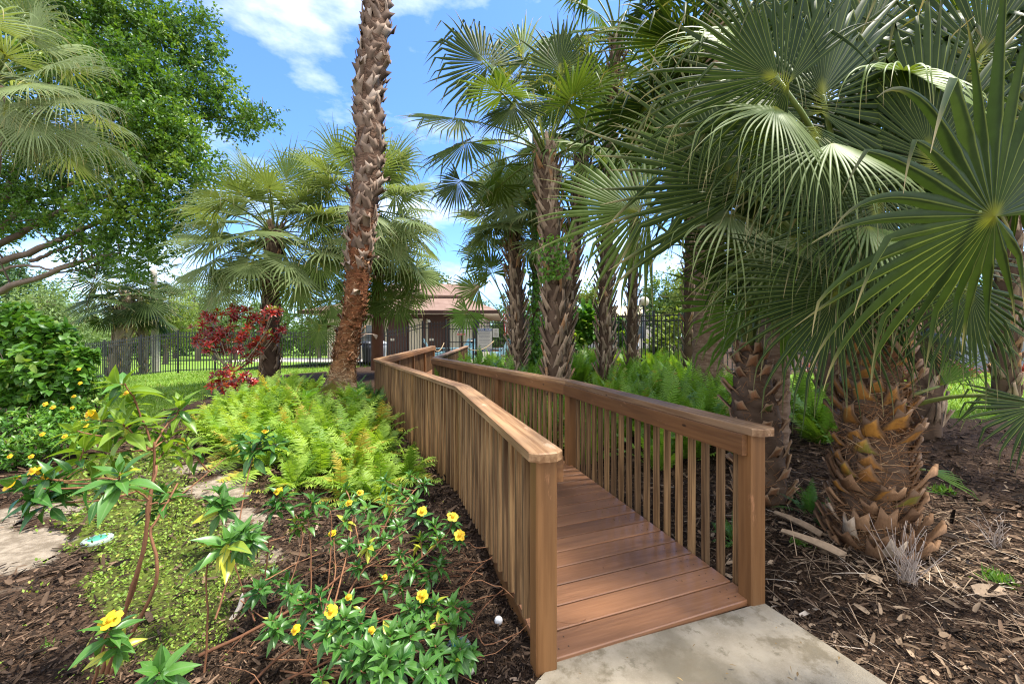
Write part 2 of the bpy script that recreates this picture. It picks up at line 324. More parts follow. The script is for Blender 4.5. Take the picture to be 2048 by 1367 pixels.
# ------------------------------------------------------------------ wooden ramp
M_deck = woodm('deck_board', (.29, .14, .070), (.345, .172, .088), knots=0, rough=.34, grain=(.05, 1, 1), scale=70, spec=.5, tintatt=True)
M_post = woodm('painted_wood', (.155, .074, .028), (.20, .10, .04), knots=.4, rough=.5, grain=(1, 1, .05), scale=40, worn=(.29, .14, .066))
M_bal = woodm('baluster_wood', (.10, .052, .021), (.335, .203, .094), knots=.2, rough=.7, grain=(1, 1, .03), scale=60)
M_cap = woodm('rail_wood', (.19, .099, .044), (.365, .225, .118), knots=.5, rough=.6, grain=(.035, 1, 1), scale=42, worn=(.45, .30, .19))
M_side = woodm('board_wood', (.145, .066, .026), (.19, .092, .036), knots=.3, rough=.5, grain=(.05, 1, 1), scale=45, worn=(.32, .16, .08))
M_screw = plain('screw_head', (.05, .03, .02), .5, .4)
ramp_o = thing('wooden_ramp', 'long brown wooden ramp with baluster railings bending towards the pool gate', 'ramp', (.5, 1.9, 0))
def local(name, me, parent, loc, rz, rx=0):
    o = bpy.data.objects.new(name, me); COL.objects.link(o); o.parent = parent; o.location = np.asarray(loc) - np.asarray(parent.location); o.rotation_euler = (rx, 0, rz); return o
# deck: one mesh per straight run, planks inside it
for s in range(3):
    a0, a1, b0, b1 = LN[s], LN[s + 1], RN[s], RN[s + 1]
    vdir = nrm(b0 - a0); wv = (b0 - a0)
    if s == 0: a0 = a0 - .02 * (a1 - a0) / 2.3 + .0 * wv; b0 = b0 - .02 * (b1 - b0) / 2.3
    Ls = (np.linalg.norm(a1 - a0) + np.linalg.norm(b1 - b0)) / 2; nb = max(4, round(Ls / .149)); mb = MB(); rz = math.atan2(wv[1], wv[0]); cs, sn = math.cos(-rz), math.sin(-rz)
    org = A(*a0, 0); Rm = np.array([[cs, -sn, 0], [sn, cs, 0], [0, 0, 1]])
    for k in range(nb):
        g = .0046 / Ls; t0, t1 = k / nb + g, (k + 1) / nb - g; z0 = DZ[s] + (DZ[s + 1] - DZ[s]) * t0; z1 = DZ[s] + (DZ[s + 1] - DZ[s]) * t1
        c4 = [A(*(a0 + (a1 - a0) * t0), z0), A(*(b0 + (b1 - b0) * t0), z0), A(*(b0 + (b1 - b0) * t1), z1), A(*(a0 + (a1 - a0) * t1), z1)]
        e = .004; f_ = nrm(c4[3] - c4[0]) * e; tp = [c4[0] + f_, c4[1] + f_, c4[2] - f_, c4[3] - f_]
        q = [p + A(0, 0, .012) for p in tp] + [p + A(0, 0, .008) for p in c4] + [p - A(0, 0, .016) for p in c4]
        q = [(Rm @ (p - org)) for p in q]
        mb.add(q, [(0, 1, 2, 3)] + [(4 + i, 4 + (i + 1) % 4, (i + 1) % 4, i) for i in range(4)] + [(8 + i, 8 + (i + 1) % 4, 4 + (i + 1) % 4, 4 + i) for i in range(4)], (rng.random(), 0, 0))
        for e_ in (.07, .11, .93, .89) if s < 2 else ():
            for g_ in (.3, .7):
                p = c4[0] + (c4[1] - c4[0]) * e_ + (c4[3] - c4[0]) * g_; p = Rm @ (p - org); an = np.arange(6) * math.pi / 3
                mb.add(np.stack([p[0] + .0042 * np.cos(an), p[1] + .0042 * np.sin(an), np.full(6, p[2] + .0128)], 1), [list(range(6))], (0, 0, 0), 1)
    local('deck', mb.mesh('deck', [M_deck, M_screw], False), ramp_o, org, rz)
    for pa, pb, sg in ((a0, a1, 1), (b0, b1, -1)):      # side joists under the planks
        mb = MB(); d = pb - pa; pa = pa + sg * nrm(wv) * .03; L = float(np.hypot(*d)); dz = DZ[s + 1] - DZ[s]
        bar(mb, (0, 0, -.085), (L, 0, dz - .085), .036, .13, ch=.05); local('joist', mb.mesh('joist', M_side, False), ramp_o, A(*pa, DZ[s]), math.atan2(d[1], d[0]))
# posts, caps, side boards, balusters
mbp = MB(); bar(mbp, (0, 0, -.30), (0, 0, .872), .092, .092, A(0, 1, 0), ch=.07, n=6); post_me = mbp.mesh('post', M_post, False)
bal_me = []
for k in range(4):
    mbb = MB(); bar(mbb, (0, 0, 0), (0, 0, .93), .038, .036, A(0, 1, 0), ch=.1); bal_me.append(mbb.mesh('baluster', M_bal, False))
CAPW, CAPT, ZC = .145, .038, .91
bals = []
for side, N in ((-1, LN), (1, RN)):
    dirs = [nrm(N[i + 1] - N[i]) for i in range(3)]; nor = [side * A(d[1], -d[0]) for d in dirs]   # outward normals
    # mitred offset of node i by distance q along the outward side
    def off(i, q):
        if i == 0: return N[0] + nor[0] * q - dirs[0] * .09
        if i == 3: return N[3] + nor[2] * q + dirs[2] * .06
        b = nrm(nor[i - 1] + nor[i]); return N[i] + b * q / (b @ nor[i])
    for s in range(3):
        rz = math.atan2(dirs[s][1], dirs[s][0]); cs, sn = math.cos(-rz), math.sin(-rz); z0, z1 = DZ[s] + ZC, DZ[s + 1] + ZC; org = A(*N[s], 0); Rm = np.array([[cs, -sn, 0], [sn, cs, 0], [0, 0, 1]])
        def prism(oo, oi, zb, zh, ch, tip):
            pa, pb, pc, pd = off(s, oo), off(s + 1, oo), off(s + 1, oi), off(s, oi)
            loop = [(pa, z0), (pb, z1), (pc, z1), (pd, z0)]
            if tip:                             # clipped corners at the free end
                e = dirs[s] * .03; w_ = nrm(pd - pa) * .035
                if s == 0: loop = [(pa + e, z0), (pb, z1), (pc, z1), (pd + e, z0), (pd - w_, z0), (pa + w_, z0)]
            n = len(loop); ctr = sum(p for p, z in loop) / n
            L0 = [A(*p, z + zb) for p, z in loop]; L1 = [A(*p, z + zb + zh - ch) for p, z in loop]; L2 = [A(*(p + nrm(ctr - p) * ch * 1.2), z + zb + zh) for p, z in loop]
            mb = MB(); v = [Rm @ (p - org) for p in L0 + L1 + L2]
            if side > 0: F_ = lambda f: f[::-1]
            else: F_ = lambda f: f
            mb.add(v, [F_((i, i + n, (i + 1) % n + n, (i + 1) % n)) for i in range(n)] + [F_((i + n, i + 2 * n, (i + 1) % n + 2 * n, (i + 1) % n + n)) for i in range(n)])
            mb.f.append((np.array([F_([2 * n + n - 1 - i for i in range(n)])]), 0)); mb.f.append((np.array([F_([i for i in range(n)])]), 0)); return mb
        local('cap_rail', prism(CAPW / 2 + .012, -CAPW / 2 + .012, -CAPT, CAPT, .005, s == 0).mesh('cap_rail', M_cap, False), ramp_o, org, rz)
        # the board under the cap, proud of the posts' inner face
        q0 = -.047; pa, pb = off(s, q0 - .018), off(s + 1, q0 - .018)
        if s == 0: pa = pa + dirs[0] * .07
        d = pb - pa; mb = MB(); L = float(np.hypot(*d)); bar(mb, (0, 0, z0 - CAPT - .055), (L, 0, z1 - CAPT - .055), .036, .108, ch=.06); local('side_board', mb.mesh('side_board', M_side, False), ramp_o, A(*pa, 0), math.atan2(d[1], d[0]))
        L = np.linalg.norm(N[s + 1] - N[s]); npst = [1, 3, 4][s]
        for k in range(npst + (1 if s == 2 else 0)):
            if s == 2 and k == npst: k_ = 1.
            else: k_ = k / npst
            p = N[s] + (N[s + 1] - N[s]) * k_; local('post', post_me, ramp_o, A(*p, DZ[s] + (DZ[s + 1] - DZ[s]) * k_), rz)
        nbal = int(L / .122)
        for k in range(nbal):
            p = N[s] + dirs[s] * (.09 + (L - .12) * (k + .3) / nbal) + nor[s] * .036; tt = (k + .5) / nbal; dz = DZ[s] + (DZ[s + 1] - DZ[s]) * tt
            if npst and min(abs(((p - N[s]) @ dirs[s]) - L * q / npst) for q in range(npst + 1)) < .06: continue
            yb = p[1]; zbot = (.12 - .125 * (yb - 1.8) if yb < 3.9 else -.145) if side < 0 else -.10
            bals.append((p[1] if side > 0 or s < 2 else p[1] + 3, p, dz, rz, max(zbot, -.16)))
bals.sort(key=lambda b: b[0]); rest = MB()
for k, (_, p, dz, rz, zb) in enumerate(bals):
    if k < 100:
        o = local('baluster', bal_me[k % 4], ramp_o, A(*p, dz + zb), rz + rng.normal() * .03); o.scale[2] = (.868 - zb) / .93; o.rotation_euler[1] = rng.normal() * .004
    else:
        d = A(math.cos(rz), math.sin(rz), 0); bar(rest, A(*p, dz + zb), A(*p, dz + .868), .038, .036, d, ch=.1)
kind(rest.build('baluster', M_bal, ramp_o, smooth=False), 'stuff')
# bolt holes and nail heads are in the wood's knots
# ------------------------------------------------------------------ mulch chips, litter, moss, lawn blades
def scatter(n, r0, r1, az=64, seed=1):
    q = np.random.default_rng(seed); r = r0 * np.exp(q.random(n) * math.log(r1 / r0)); a_ = np.radians((q.random(n) * 2 - 1) * az); return q, r * np.sin(a_), r * np.cos(a_)
PATHP = [(.185, 1.712), (1.315, 2.09), (1.50, 1.60), (2.6, -3), (-3.5, -3), (-.9, .46), (.081, 1.586)]
q, x, y = scatter(120000, 1.25, 9.5, seed=3); gr, mo, sa = masks(x, y); dd, _ = deck_dist(x, y); dk = (dd < .5) & (y > 1.7)
keep = (q.random(len(x)) > gr * 1.2) & (q.random(len(x)) > mo * .8) & (q.random(len(x)) > sa * 1.06) & (pip(x, y, PATHP) < .05 * q.random(len(x)) ** 3 - .004) & ~dk; x, y = x[keep], y[keep]; n = len(x)
L = q.lognormal(-3.85, .5, n) * np.clip(np.hypot(x, y) / 2.6, .8, 2); L = np.clip(L, .01, .11); W = L * q.uniform(.12, .36, n); z = zt(x, y) + .003 + q.random(n) * .012
d = rdir(q, n); d[:, 2] = np.abs(d[:, 2]) * .22; nn = rdir(q, n); nn[:, 2] = 1.3; mb = MB()
tint = q.beta(.6, 2.2, n); leaf_batch(mb, np.stack([x, y, z], -1), d, nn, L, W, (.8, 1, .6), 0., .25, tint)
M_chip = attm('mulch', (.011, .007, .0045), (.25, .16, .10), .9, .15, third=(.36, .26, .18), scale=90)
kind(mb.build('mulch_litter', M_chip), 'stuff')
q, x, y = scatter(130000, 1.5, 7, 62, seed=4); gr, mo, sa = masks(x, y); cl = sm(-.1, .16, wob(x * 1.7, y * 1.7)); keep = q.random(len(x)) < mo * (.45 + .55 * cl) + .012 * (1 - gr) * (1 - sa) * (x < .2); dd, _ = deck_dist(x, y); keep &= (dd > .8) & (pip(x, y, PATHP) < -.02); x, y = x[keep], y[keep]; n = len(x)
d = rdir(q, n, .5); nn = rdir(q, n, 2.2); mb = MB(); sc = np.clip(np.hypot(x, y) / 2.4, .85, 2)
leaf_batch(mb, np.stack([x, y, zt(x, y) + .004 + q.random(n) * .022], -1), d, nn, q.uniform(.007, .017, n) * sc, q.uniform(.005, .012, n) * sc, (.3, 1, .1), .2, .1, q.random(n))
M_clov = leafm('clover', (.11, .20, .018), (.27, .38, .045), tr=.25, rough=.6, third=(.36, .33, .06)); kind(mb.build('clover', M_clov), 'stuff')
q, x, y = scatter(150000, 4.5, 22, 62, seed=5); gr, mo, sa = masks(x, y); keep = q.random(len(x)) < gr; dd, _ = deck_dist(x, y); keep &= dd > .9; x, y = x[keep], y[keep]; n = len(x); rr = np.hypot(x, y) / 7
d = rdir(q, n, 1.6); mb = MB(); leaf_batch(mb, np.stack([x, y, zt(x, y) - .005], -1), d, rdir(q, n, .3), q.uniform(.035, .085, n) * np.clip(rr, .8, 1.6), q.uniform(.007, .013, n) * np.clip(rr, .7, 2.2), (1, .7, .05), .3, .1, q.random(n))
M_gr = leafm('lawn_blade', (.13, .24, .022), (.25, .37, .045), tr=.35, rough=.6, third=(.4, .36, .12)); kind(mb.build('lawn_grass', M_gr), 'stuff')
q = np.random.default_rng(77); n = 130; xx, yy = [], []
while len(xx) < n:
    x, y = q.uniform(-.6, 2.2), q.uniform(1.2, 5.5); dd, _ = deck_dist(np.array([x]), np.array([y]))
    if (dd[0] < .5 and y > 2.1) or pip(np.array([x]), np.array([y]), PATHP)[0] > .02: xx.append(x); yy.append(y)
xx, yy = np.array(xx), np.array(yy); d = rdir(q, n); d[:, 2] *= .05; mb = MB(); leaf_batch(mb, np.stack([xx, yy, np.full(n, .0145)], -1), d, rdir(q, n) * .15 + ZUP, q.uniform(.006, .03, n), q.uniform(.003, .009, n), (.5, 1, .1), .1, .2, q.random(n)); kind(mb.build('fallen_leaf_litter', attm('fallen_leaf', (.10, .06, .03), (.34, .24, .11), .9, .1)), 'stuff')
# ------------------------------------------------------------------ palm materials
PET = leafm('petiole', (.10, .15, .03), (.17, .20, .05), tr=0, rough=.5)
def palm_leaf(name, a, b, tip=(.42, .34, .18), tr=.3, rib=(.20, .25, .06), at=.74, rough=.5): return [leafm(name, a, b, rib=rib, tip=tip, tipat=at, tr=tr, rough=rough, spec=.18, ribw=.84, hub=(.22, .24, .03)), PET]
PL_dark = palm_leaf('palm_leaf_dark', (.014, .033, .006), (.044, .074, .015), rib=(.20, .24, .045))  # reflectance lowered: shade among the near right palms put into the leaf colour
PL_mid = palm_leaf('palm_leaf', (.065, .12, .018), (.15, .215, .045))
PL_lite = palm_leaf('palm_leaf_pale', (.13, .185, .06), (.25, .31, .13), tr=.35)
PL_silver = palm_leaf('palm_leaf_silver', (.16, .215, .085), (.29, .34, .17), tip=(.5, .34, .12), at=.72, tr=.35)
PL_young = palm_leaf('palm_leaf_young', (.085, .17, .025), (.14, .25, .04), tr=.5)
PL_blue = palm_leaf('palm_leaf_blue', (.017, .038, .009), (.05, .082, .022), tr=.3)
M_bark = attm('palm_bark', (.055, .034, .022), (.15, .10, .068), .9, .1, bumps=.5, scale=14, stretch=(1, 1, 5))
M_boot_g = attm('grey_boot', (.14, .095, .062), (.44, .34, .24), .85, .15, third=(.46, .27, .15), bumps=.4, scale=35, stretch=(3, 3, .6))
M_boot_b = attm('brown_boot', (.13, .085, .055), (.42, .31, .21), .85, .15, third=(.32, .17, .08), bumps=.4, scale=35, stretch=(3, 3, .6))
M_boot_o = attm('orange_boot', (.22, .095, .03), (.50, .24, .045), .6, .3, third=(.19, .17, .03), bumps=.3, scale=28, stretch=(3, 3, .6), edge=(.15, .085, .045))
M_boot_r = attm('red_boot', (.15, .07, .035), (.36, .18, .09), .75, .2, third=(.10, .12, .03), bumps=.3, scale=30, stretch=(3, 3, .6), edge=(.30, .19, .11))
M_palebark = attm('pale_palm_bark', (.16, .12, .085), (.34, .27, .20), .9, .1, bumps=.5, scale=14, stretch=(1, 1, 5))
M_hair = attm('palm_fibre', (.10, .05, .025), (.33, .17, .08), .9, .1, third=(.45, .30, .17), scale=20)

def fan(mb, hub, axis, normal, R, nseg=40, spread=250, split=.5, grav=.5, seed=0, st=8, costa=.14, back=.22, brk=.1, wm=1., mat=0):
    q = np.random.default_rng(seed); axis = nrm(axis); normal = nrm(normal - axis * (normal @ axis)); right = np.cross(axis, normal)
    sp = math.radians(spread); a = np.linspace(-sp / 2, sp / 2, nseg) + q.normal(0, .012, nseg); da = sp / nseg; am = np.abs(a) / (sp / 2)
    d = axis * np.cos(a)[:, None] + right * np.sin(a)[:, None] - normal * (back * np.sin(np.minimum(np.abs(a), np.pi / 2)) ** 2)[:, None] * 1.; d = nrm(d)
    L = R * (.66 + .34 * np.cos(a * .45)) * q.uniform(.82, 1.12, nseg)
    p = hub + axis * (costa * R * np.maximum(0, np.cos(a)))[:, None]; L = L - costa * R * np.maximum(0, np.cos(a)) * .8
    n = nrm(normal - d * (d @ normal)[:, None]); gi = grav * q.uniform(.35, 1.65, nseg); bk = (q.random(nseg) < brk) * q.uniform(1.5, 4, nseg); bs = q.uniform(.55, .85, nseg)
    V = np.zeros((nseg, st + 1, 3, 3)); T = np.zeros((nseg, st + 1, 3, 3)); tint = np.clip(q.normal(.5, .2) + q.normal(0, .16, nseg), 0, 1); tw = math.tan(da / 2) * wm
    side_j = q.normal(0, .22, nseg)
    for k in range(st + 1):
        s = k / st; r = L * s
        hw = np.where(s <= split, r * tw * 1.03, L * split * tw * np.clip(1 - ((max(s, split) - split) / (1 - split)) ** 1.05, .05, 1) * .95) + .0025 * R * (1 - s)
        sd = np.cross(d, n); pl = hw * (.45 if s > split else .28)
        V[:, k, 0] = p - sd * hw[:, None] - n * pl[:, None]; V[:, k, 1] = p + n * pl[:, None]; V[:, k, 2] = p + sd * hw[:, None] - n * pl[:, None]
        T[:, k, :, 0] = tint[:, None]; T[:, k, :, 1] = s; T[:, k, 1, 2] = 1
        if k < st:
            p = p + d * (L / st)[:, None]; f = (max(0., s - split * .6) / (1 - split * .6)) ** 1.3
            d = d + (-ZUP) * (gi * f * 4.2 / st + bk * (np.abs(s + 1 / st - bs) < .5 / st) * .6)[:, None] + sd * (side_j * f / st * 2)[:, None]
            d = nrm(d); n = nrm(n - d * (n * d).sum(1)[:, None])
    b = (np.arange(nseg) * (st + 1) * 3)[:, None, None] + np.arange(st)[None, :, None] * 3 + np.arange(2)[None, None, :]
    mb.add(V.reshape(-1, 3), np.stack([b, b + 1, b + 4, b + 3], -1).reshape(-1, 4), T.reshape(-1, 3), mat)
def frond(parent, apex, hub, axis, normal, R, mats, pr=.016, bow=.15, **kw):
    mb = MB(); hub = np.asarray(hub, float); apex = np.asarray(apex, float)
    fan(mb, hub, np.asarray(axis, float), np.asarray(normal, float), R, **kw)
    L = np.linalg.norm(hub - apex); mid = (apex + hub) / 2 + ZUP * bow * L - nrm(np.asarray(axis, float)) * .1 * L
    tube(mb, bez(apex, mid, hub + nrm(axis) * .1 * R, 9), np.linspace(pr * 1.7, pr * .8, 9), 5, mat=1, flat=.6)
    return mb.build('frond', mats, parent)
def crown(parent, apex, n, pet, R, mats, seed, el=(82, -35), grav=.6, nseg=30, st=8, skip=None, az0=0., azr=None, split=.46, spread=230, brk=.3):
    q = np.random.default_rng(seed); apex = np.asarray(apex, float); made = 0
    for i in range(n):
        t = (i + .5) / n; e = R_(el[0] + (el[1] - el[0]) * t + q.normal(0, 7)); az = az0 + i * 2.39996 + q.normal(0, .2)
        if azr: az = azr[0] + (azr[1] - azr[0]) * ((i * .618034) % 1)
        dr = A(math.cos(e) * math.cos(az), math.cos(e) * math.sin(az), math.sin(e)); pl = pet * q.uniform(.75, 1.2); sg = pl * .22 * math.cos(e)
        hub = apex + dr * pl - ZUP * sg
        if skip is not None and skip(hub): continue
        ax = nrm(dr - ZUP * (.35 + .3 * q.random()) * (1 if e < 1.2 else .2)); hz = nrm(A(math.cos(az), math.sin(az), 0)); nm = ZUP * math.cos(e * .9) - hz * math.sin(e) + rdir(q, 1)[0] * .28
        frond(parent, apex - ZUP * q.random() * .12 * pet, hub, ax, nm, R * q.uniform(.85, 1.12), mats, seed=seed * 97 + i, grav=grav * 1.25, wm=1., nseg=nseg, st=st, split=split, spread=spread * q.uniform(.9, 1.1), brk=brk, pr=.012 + .008 * R); made += 1
    return made
def trunk_path(pts, n=40):
    """pts: (px, py, Y, radius in px) from the base up -> centres and radii in metres"""
    c = np.array([P(a, b, Y) for a, b, Y, r in pts]); r = np.array([[r * Y / F, 0, 0] for a, b, Y, r in pts]); return spl(c, n), spl(r, n)[:, 0]
def trunk_mesh(c, r, seed=0, sides=22, rough=.04, ring=0):
    q = np.random.default_rng(seed); mb = MB(); n = len(c); t = nrm(np.gradient(c, axis=0)); s = nrm(np.cross(t, A(0, 1, .01))); u = np.cross(s, t); an = np.arange(sides) / sides * 2 * np.pi
    rr = r[:, None] * (1 + rough * q.normal(size=(n, sides)) + ring * (np.arange(n) % 2)[:, None])
    v = c[:, None] + rr[..., None] * (np.cos(an)[None, :, None] * s[:, None] + np.sin(an)[None, :, None] * u[:, None]); i, j = np.meshgrid(np.arange(n - 1), np.arange(sides), indexing='ij'); j2 = (j + 1) % sides
    at_ = np.zeros((n, sides, 3)); at_[..., 0] = np.clip(q.normal(.45, .2, (n, sides)), 0, 1); at_[..., 1] = np.linspace(0, 1, n)[:, None]
    mb.add(v.reshape(-1, 3), np.stack([i * sides + j, i * sides + j2, (i + 1) * sides + j2, (i + 1) * sides + j], -1).reshape(-1, 4), at_.reshape(-1, 3))
    mb.f.append((np.array([[(n - 1) * sides + k for k in range(sides)]]), 0)); return mb, (c, r, t, s, u)
def boots(fr, h0, h1, rows, per, bl, bw, tilt=.5, seed=0, horn=.0, notch=.3, thick=.018, jit=.12, taper=.45, tintf=None, missing=.05, drop=0., skew=.18):
    """old leaf bases standing off a trunk: bl long, bw wide at the foot, in rows spiralling between the path shares h0 and h1"""
    c, r, t, s, u = fr; q = np.random.default_rng(seed); mb = MB(); n = len(c); V = []; Q = []; T = []
    KH = np.array([0, .35, .7, 1.]); base = 0
    for k in range(rows):
        for e in range(per):
            if q.random() < missing: continue
            f = h0 + (h1 - h0) * (k + q.uniform(-.25, .25)) / max(1, rows - 1); f = min(max(f, 0), .995); x = f * (n - 1); i = min(int(x), n - 2); w_ = x - i
            C = c[i] * (1 - w_) + c[i + 1] * w_; R0 = r[i] * (1 - w_) + r[i + 1] * w_; an = (e + (k % 2) * .5 + q.normal(0, jit)) / per * 2 * np.pi
            Sx = s[i]; Ux = u[i]; Tz = t[i]; O = Sx * math.cos(an) + Ux * math.sin(an); Tg = np.cross(Tz, O); l = bl * q.uniform(.75, 1.3); ww = bw * q.uniform(.8, 1.2); tl = tilt * q.uniform(.5, 1.6); sk = q.normal(0, .18) if skew < .3 else (1 if (k + e) % 2 else -1) * skew * q.uniform(.6, 1.3)
            wid = np.array([1, 1 - (1 - taper) * .45, taper * 1.1, taper]) * ww / 2
            g = np.zeros((2, 4, 3, 3))
            for a_ in range(4):
                for b_ in (-1, 0, 1):
                    hh = KH[a_] * l + (notch * l * (1 - KH[a_]) * (b_ == 0) * (a_ == 0)) + (horn * l * (abs(b_) - .5) * (a_ == 3)) - drop * l * KH[a_] ** 2
                    out = R0 * (.985 if a_ == 0 else 1) + tl * l * KH[a_] ** 1.25 - (1 - 1) - abs(b_) * (wid[a_] ** 2) / (2 * R0) * .9 + (.012 if a_ else -.01)
                    for bk in (0, 1): g[bk, a_, b_ + 1] = C + Tz * hh + O * (out - bk * thick * (1 if a_ else .5)) + Tg * (b_ * wid[a_] * (1 - bk * .12) + sk * hh)
            V.append(g.reshape(-1, 3)); ti = q.random() if tintf is None else tintf(f, q); at_ = np.zeros((2, 4, 3, 3)); at_[..., (0, 2), 2] = 1; at_[:, 3, :, 2] = 1; at_[..., 0] = np.clip(ti + q.normal(0, .05, (2, 4, 3)), 0, 1); at_[..., 1] = KH[None, :, None]; T.append(at_.reshape(-1, 3))
            for a_ in range(3):
                for b_ in range(2):
                    o = base + a_ * 3 + b_; Q.append((o, o + 1, o + 4, o + 3)); o2 = o + 12; Q.append((o2 + 3, o2 + 4, o2 + 1, o2))
                l0 = base + a_ * 3; Q.append((l0, l0 + 3, l0 + 15, l0 + 12)); l1 = l0 + 2; Q.append((l1 + 3, l1, l1 + 12, l1 + 15))
            for b_ in range(2): o = base + 9 + b_; Q.append((o, o + 1, o + 13, o + 12))
            base += 24
    if V: mb.add(np.concatenate(V), Q, np.concatenate(T))
    return mb
def graft(mb, other, mat):
    for f, _ in other.f: mb.f.append((f + mb.n, mat))
    mb.v += other.v; mb.a += other.a; mb.n += other.n; return mb
def fibres(fr, h0, h1, n, ln, wd, seed=0, out=.6, mb=None, spiral=True):
    c, r, t, s, u = fr; q = np.random.default_rng(seed); mb = mb or MB(); f = q.uniform(h0, h1, n); x = f * (len(c) - 1); i = x.astype(int); an = q.random(n) * 2 * np.pi
    O = s[i] * np.cos(an)[:, None] + u[i] * np.sin(an)[:, None]; Tg = np.cross(t[i], O); p = c[i] + O * (r[i] * 1.0)[:, None]
    d = Tg * q.normal(0, 1, n)[:, None] + O * out * q.uniform(.2, 1.2, n)[:, None] + t[i] * q.normal(.1, .7, n)[:, None]
    leaf_batch(mb, p, d, O, ln * q.uniform(.4, 1.4, n), wd * q.uniform(.5, 1.5, n), (1, .9, .7, .2), .5, .1, q.random(n)); return mb

# ------------------------------------------------------------------ the tall palm beside the ramp
pa = thing('palm_tree', 'tall leaning palm trunk with shaggy peeling bark standing in the bright ferns', 'palm tree', P(682, 800, 7.6))
c, r = trunk_path([(676, 800, 7.6, 58), (682, 770, 7.6, 40), (688, 730, 7.6, 29), (696, 680, 7.6, 27), (711, 600, 7.6, 26.5), (720, 500, 7.65, 29), (729, 400, 7.7, 30), (739, 300, 7.75, 31), (737, 200, 7.8, 30), (748, 100, 7.85, 31), (753, 0, 7.9, 28), (756, -160, 7.95, 27), (758, -420, 8, 26)], 110); r = r * .76
mb, fr = trunk_mesh(c, r, 3, 26, .03, .02)
m, t, o = new_mat('shaggy_bark'); a = att(t); n1 = noise(t, 10, stretch=(1, 1, 5), detail=7); n2 = noise(t, 2.3, detail=4)
cr = t.nodes.new('ShaderNodeValToRGB'); t.links.new(a[1], cr.inputs[0]); e = cr.color_ramp.elements; e[0].position = 0; e[0].color = (.16, .115, .085, 1); e[1].position = 1; e[1].color = (.13, .085, .06, 1)
for p_, c_ in ((.06, (.13, .10, .07)), (.12, (.20, .145, .09)), (.17, (.24, .12, .055)), (.30, (.17, .065, .028)), (.42, (.15, .06, .03)), (.5, (.13, .08, .055))):
    k = e.new(p_); k.color = (*c_, 1)
cc = mixc(t, ramp(t, n1, .3, .7), mixc(t, 1., cr.outputs[0], (.45, .45, .45), 'MULTIPLY'), mixc(t, 1., cr.outputs[0], (1.5, 1.45, 1.4), 'MULTIPLY'))
mm = t.nodes.new('ShaderNodeMath'); mm.operation = 'MULTIPLY'; t.links.new(ramp(t, n2, .45, .55), mm.inputs[0]); t.links.new(ramp(t, a[1], .15, .09), mm.inputs[1]); cc = mixc(t, mm.outputs[0], cc, (.075, .07, .012))
princ(t, o, cc, .95, .1, bump(t, n1, .8, .03)); TM = [m]; tk = mb
M_flake = attm('peeling_bark', (.095, .06, .042), (.29, .21, .155), .85, .15, third=(.36, .28, .22), bumps=.3, scale=40, stretch=(3, 3, .6)); M_flake_r = attm('red_bark', (.075, .03, .014), (.22, .10, .048), .9, .1, third=(.36, .22, .13), bumps=.4, scale=40, stretch=(3, 3, .6))
TM.append(M_flake); graft(tk, graft(boots(fr, .38, .99, 44, 9, .21, .19, .13, 5, horn=.25, taper=.8, thick=.012, jit=.5, missing=.08, notch=.1, skew=.55), boots(fr, .42, .99, 22, 2, .26, .15, .40, 55, horn=.3, taper=.9, thick=.012, jit=.9, missing=.25, drop=.4, notch=0, skew=.6), 0), len(TM) - 1)
TM.append(M_flake_r); graft(tk, boots(fr, .18, .44, 22, 8, .12, .12, .30, 6, horn=.4, taper=.8, thick=.012, jit=.35, missing=.25, drop=.3, notch=0), len(TM) - 1)
TM.append(M_flake); graft(tk, boots(fr, .26, .44, 6, 2, .40, .16, .42, 9, horn=.2, taper=.6, thick=.012, jit=.7, missing=.2, drop=.8, notch=0, skew=.6), len(TM) - 1)
TM.append(attm('red_fibre', (.085, .035, .017), (.30, .15, .07), .9, .1, third=(.5, .36, .22), scale=20)); graft(tk, fibres(fr, .105, .42, 3400, .12, .007, 7, .45), len(TM) - 1)
TM.append(attm('root_fibre', (.10, .06, .04), (.26, .18, .12), .9, .1, scale=20)); graft(tk, fibres(fr, .0, .03, 700, .14, .007, 8, .3), len(TM) - 1)
tk.build('trunk', TM, pa)
crown(pa, c[-1], 22, 1.3, 1.1, PL_mid, 11, nseg=22, st=5)

# ------------------------------------------------------------------ palms behind the fern bed on the right
def booted_palm(label, pts, mat, rows, per, bl, bw, seed, n=60, tilt=.35, smooth_top=None, group='booted palms behind the fern bed', barkm=None, name='palm_tree', tb=None, horn=.12, **kw):
    p = thing(name, label, 'palm tree', P(*pts[0][:3]), group); c, r = trunk_path(pts, n); r = r * .66; mb, fr = trunk_mesh(c, r, seed, 20); 
    if rows: graft(mb, boots(fr, .0, .97, rows, per, bl, bw, tilt, seed, horn=horn, tintf=tb, **kw), 1)
    mb.build('trunk', [barkm or M_bark, mat], p)
    return p, fr
pC, fr = booted_palm('thick palm with criss-cross leaf stubs and yellow flower sprays, rising from the ferns', [(1112, 800, 7, 30), (1112, 730, 7, 30), (1111, 640, 7, 31), (1108, 560, 7.05, 29), (1103, 470, 7.1, 27), (1098, 400, 7.15, 27), (1094, 345, 7.2, 26), (1092, 305, 7.25, 20)], M_boot_b, 30, 9, .32, .12, 21, tilt=.16, taper=.5, skew=.34)
apx = P(1092, 312, 7.25)
def hero(p, apex, px, py, Y, ax, nm, Rpx, mats, **kw):
    k = dict(nseg=38, st=10, grav=.6, split=.5, wm=1., brk=.45, seed=int(px * 7 + py), spread=230); k.update(kw); frond(p, apex, P(px, py, Y), A(ax[0], ax[2] if len(ax) > 2 else 0, ax[1]), A(*nm), Rpx * Y / F, mats, **k)
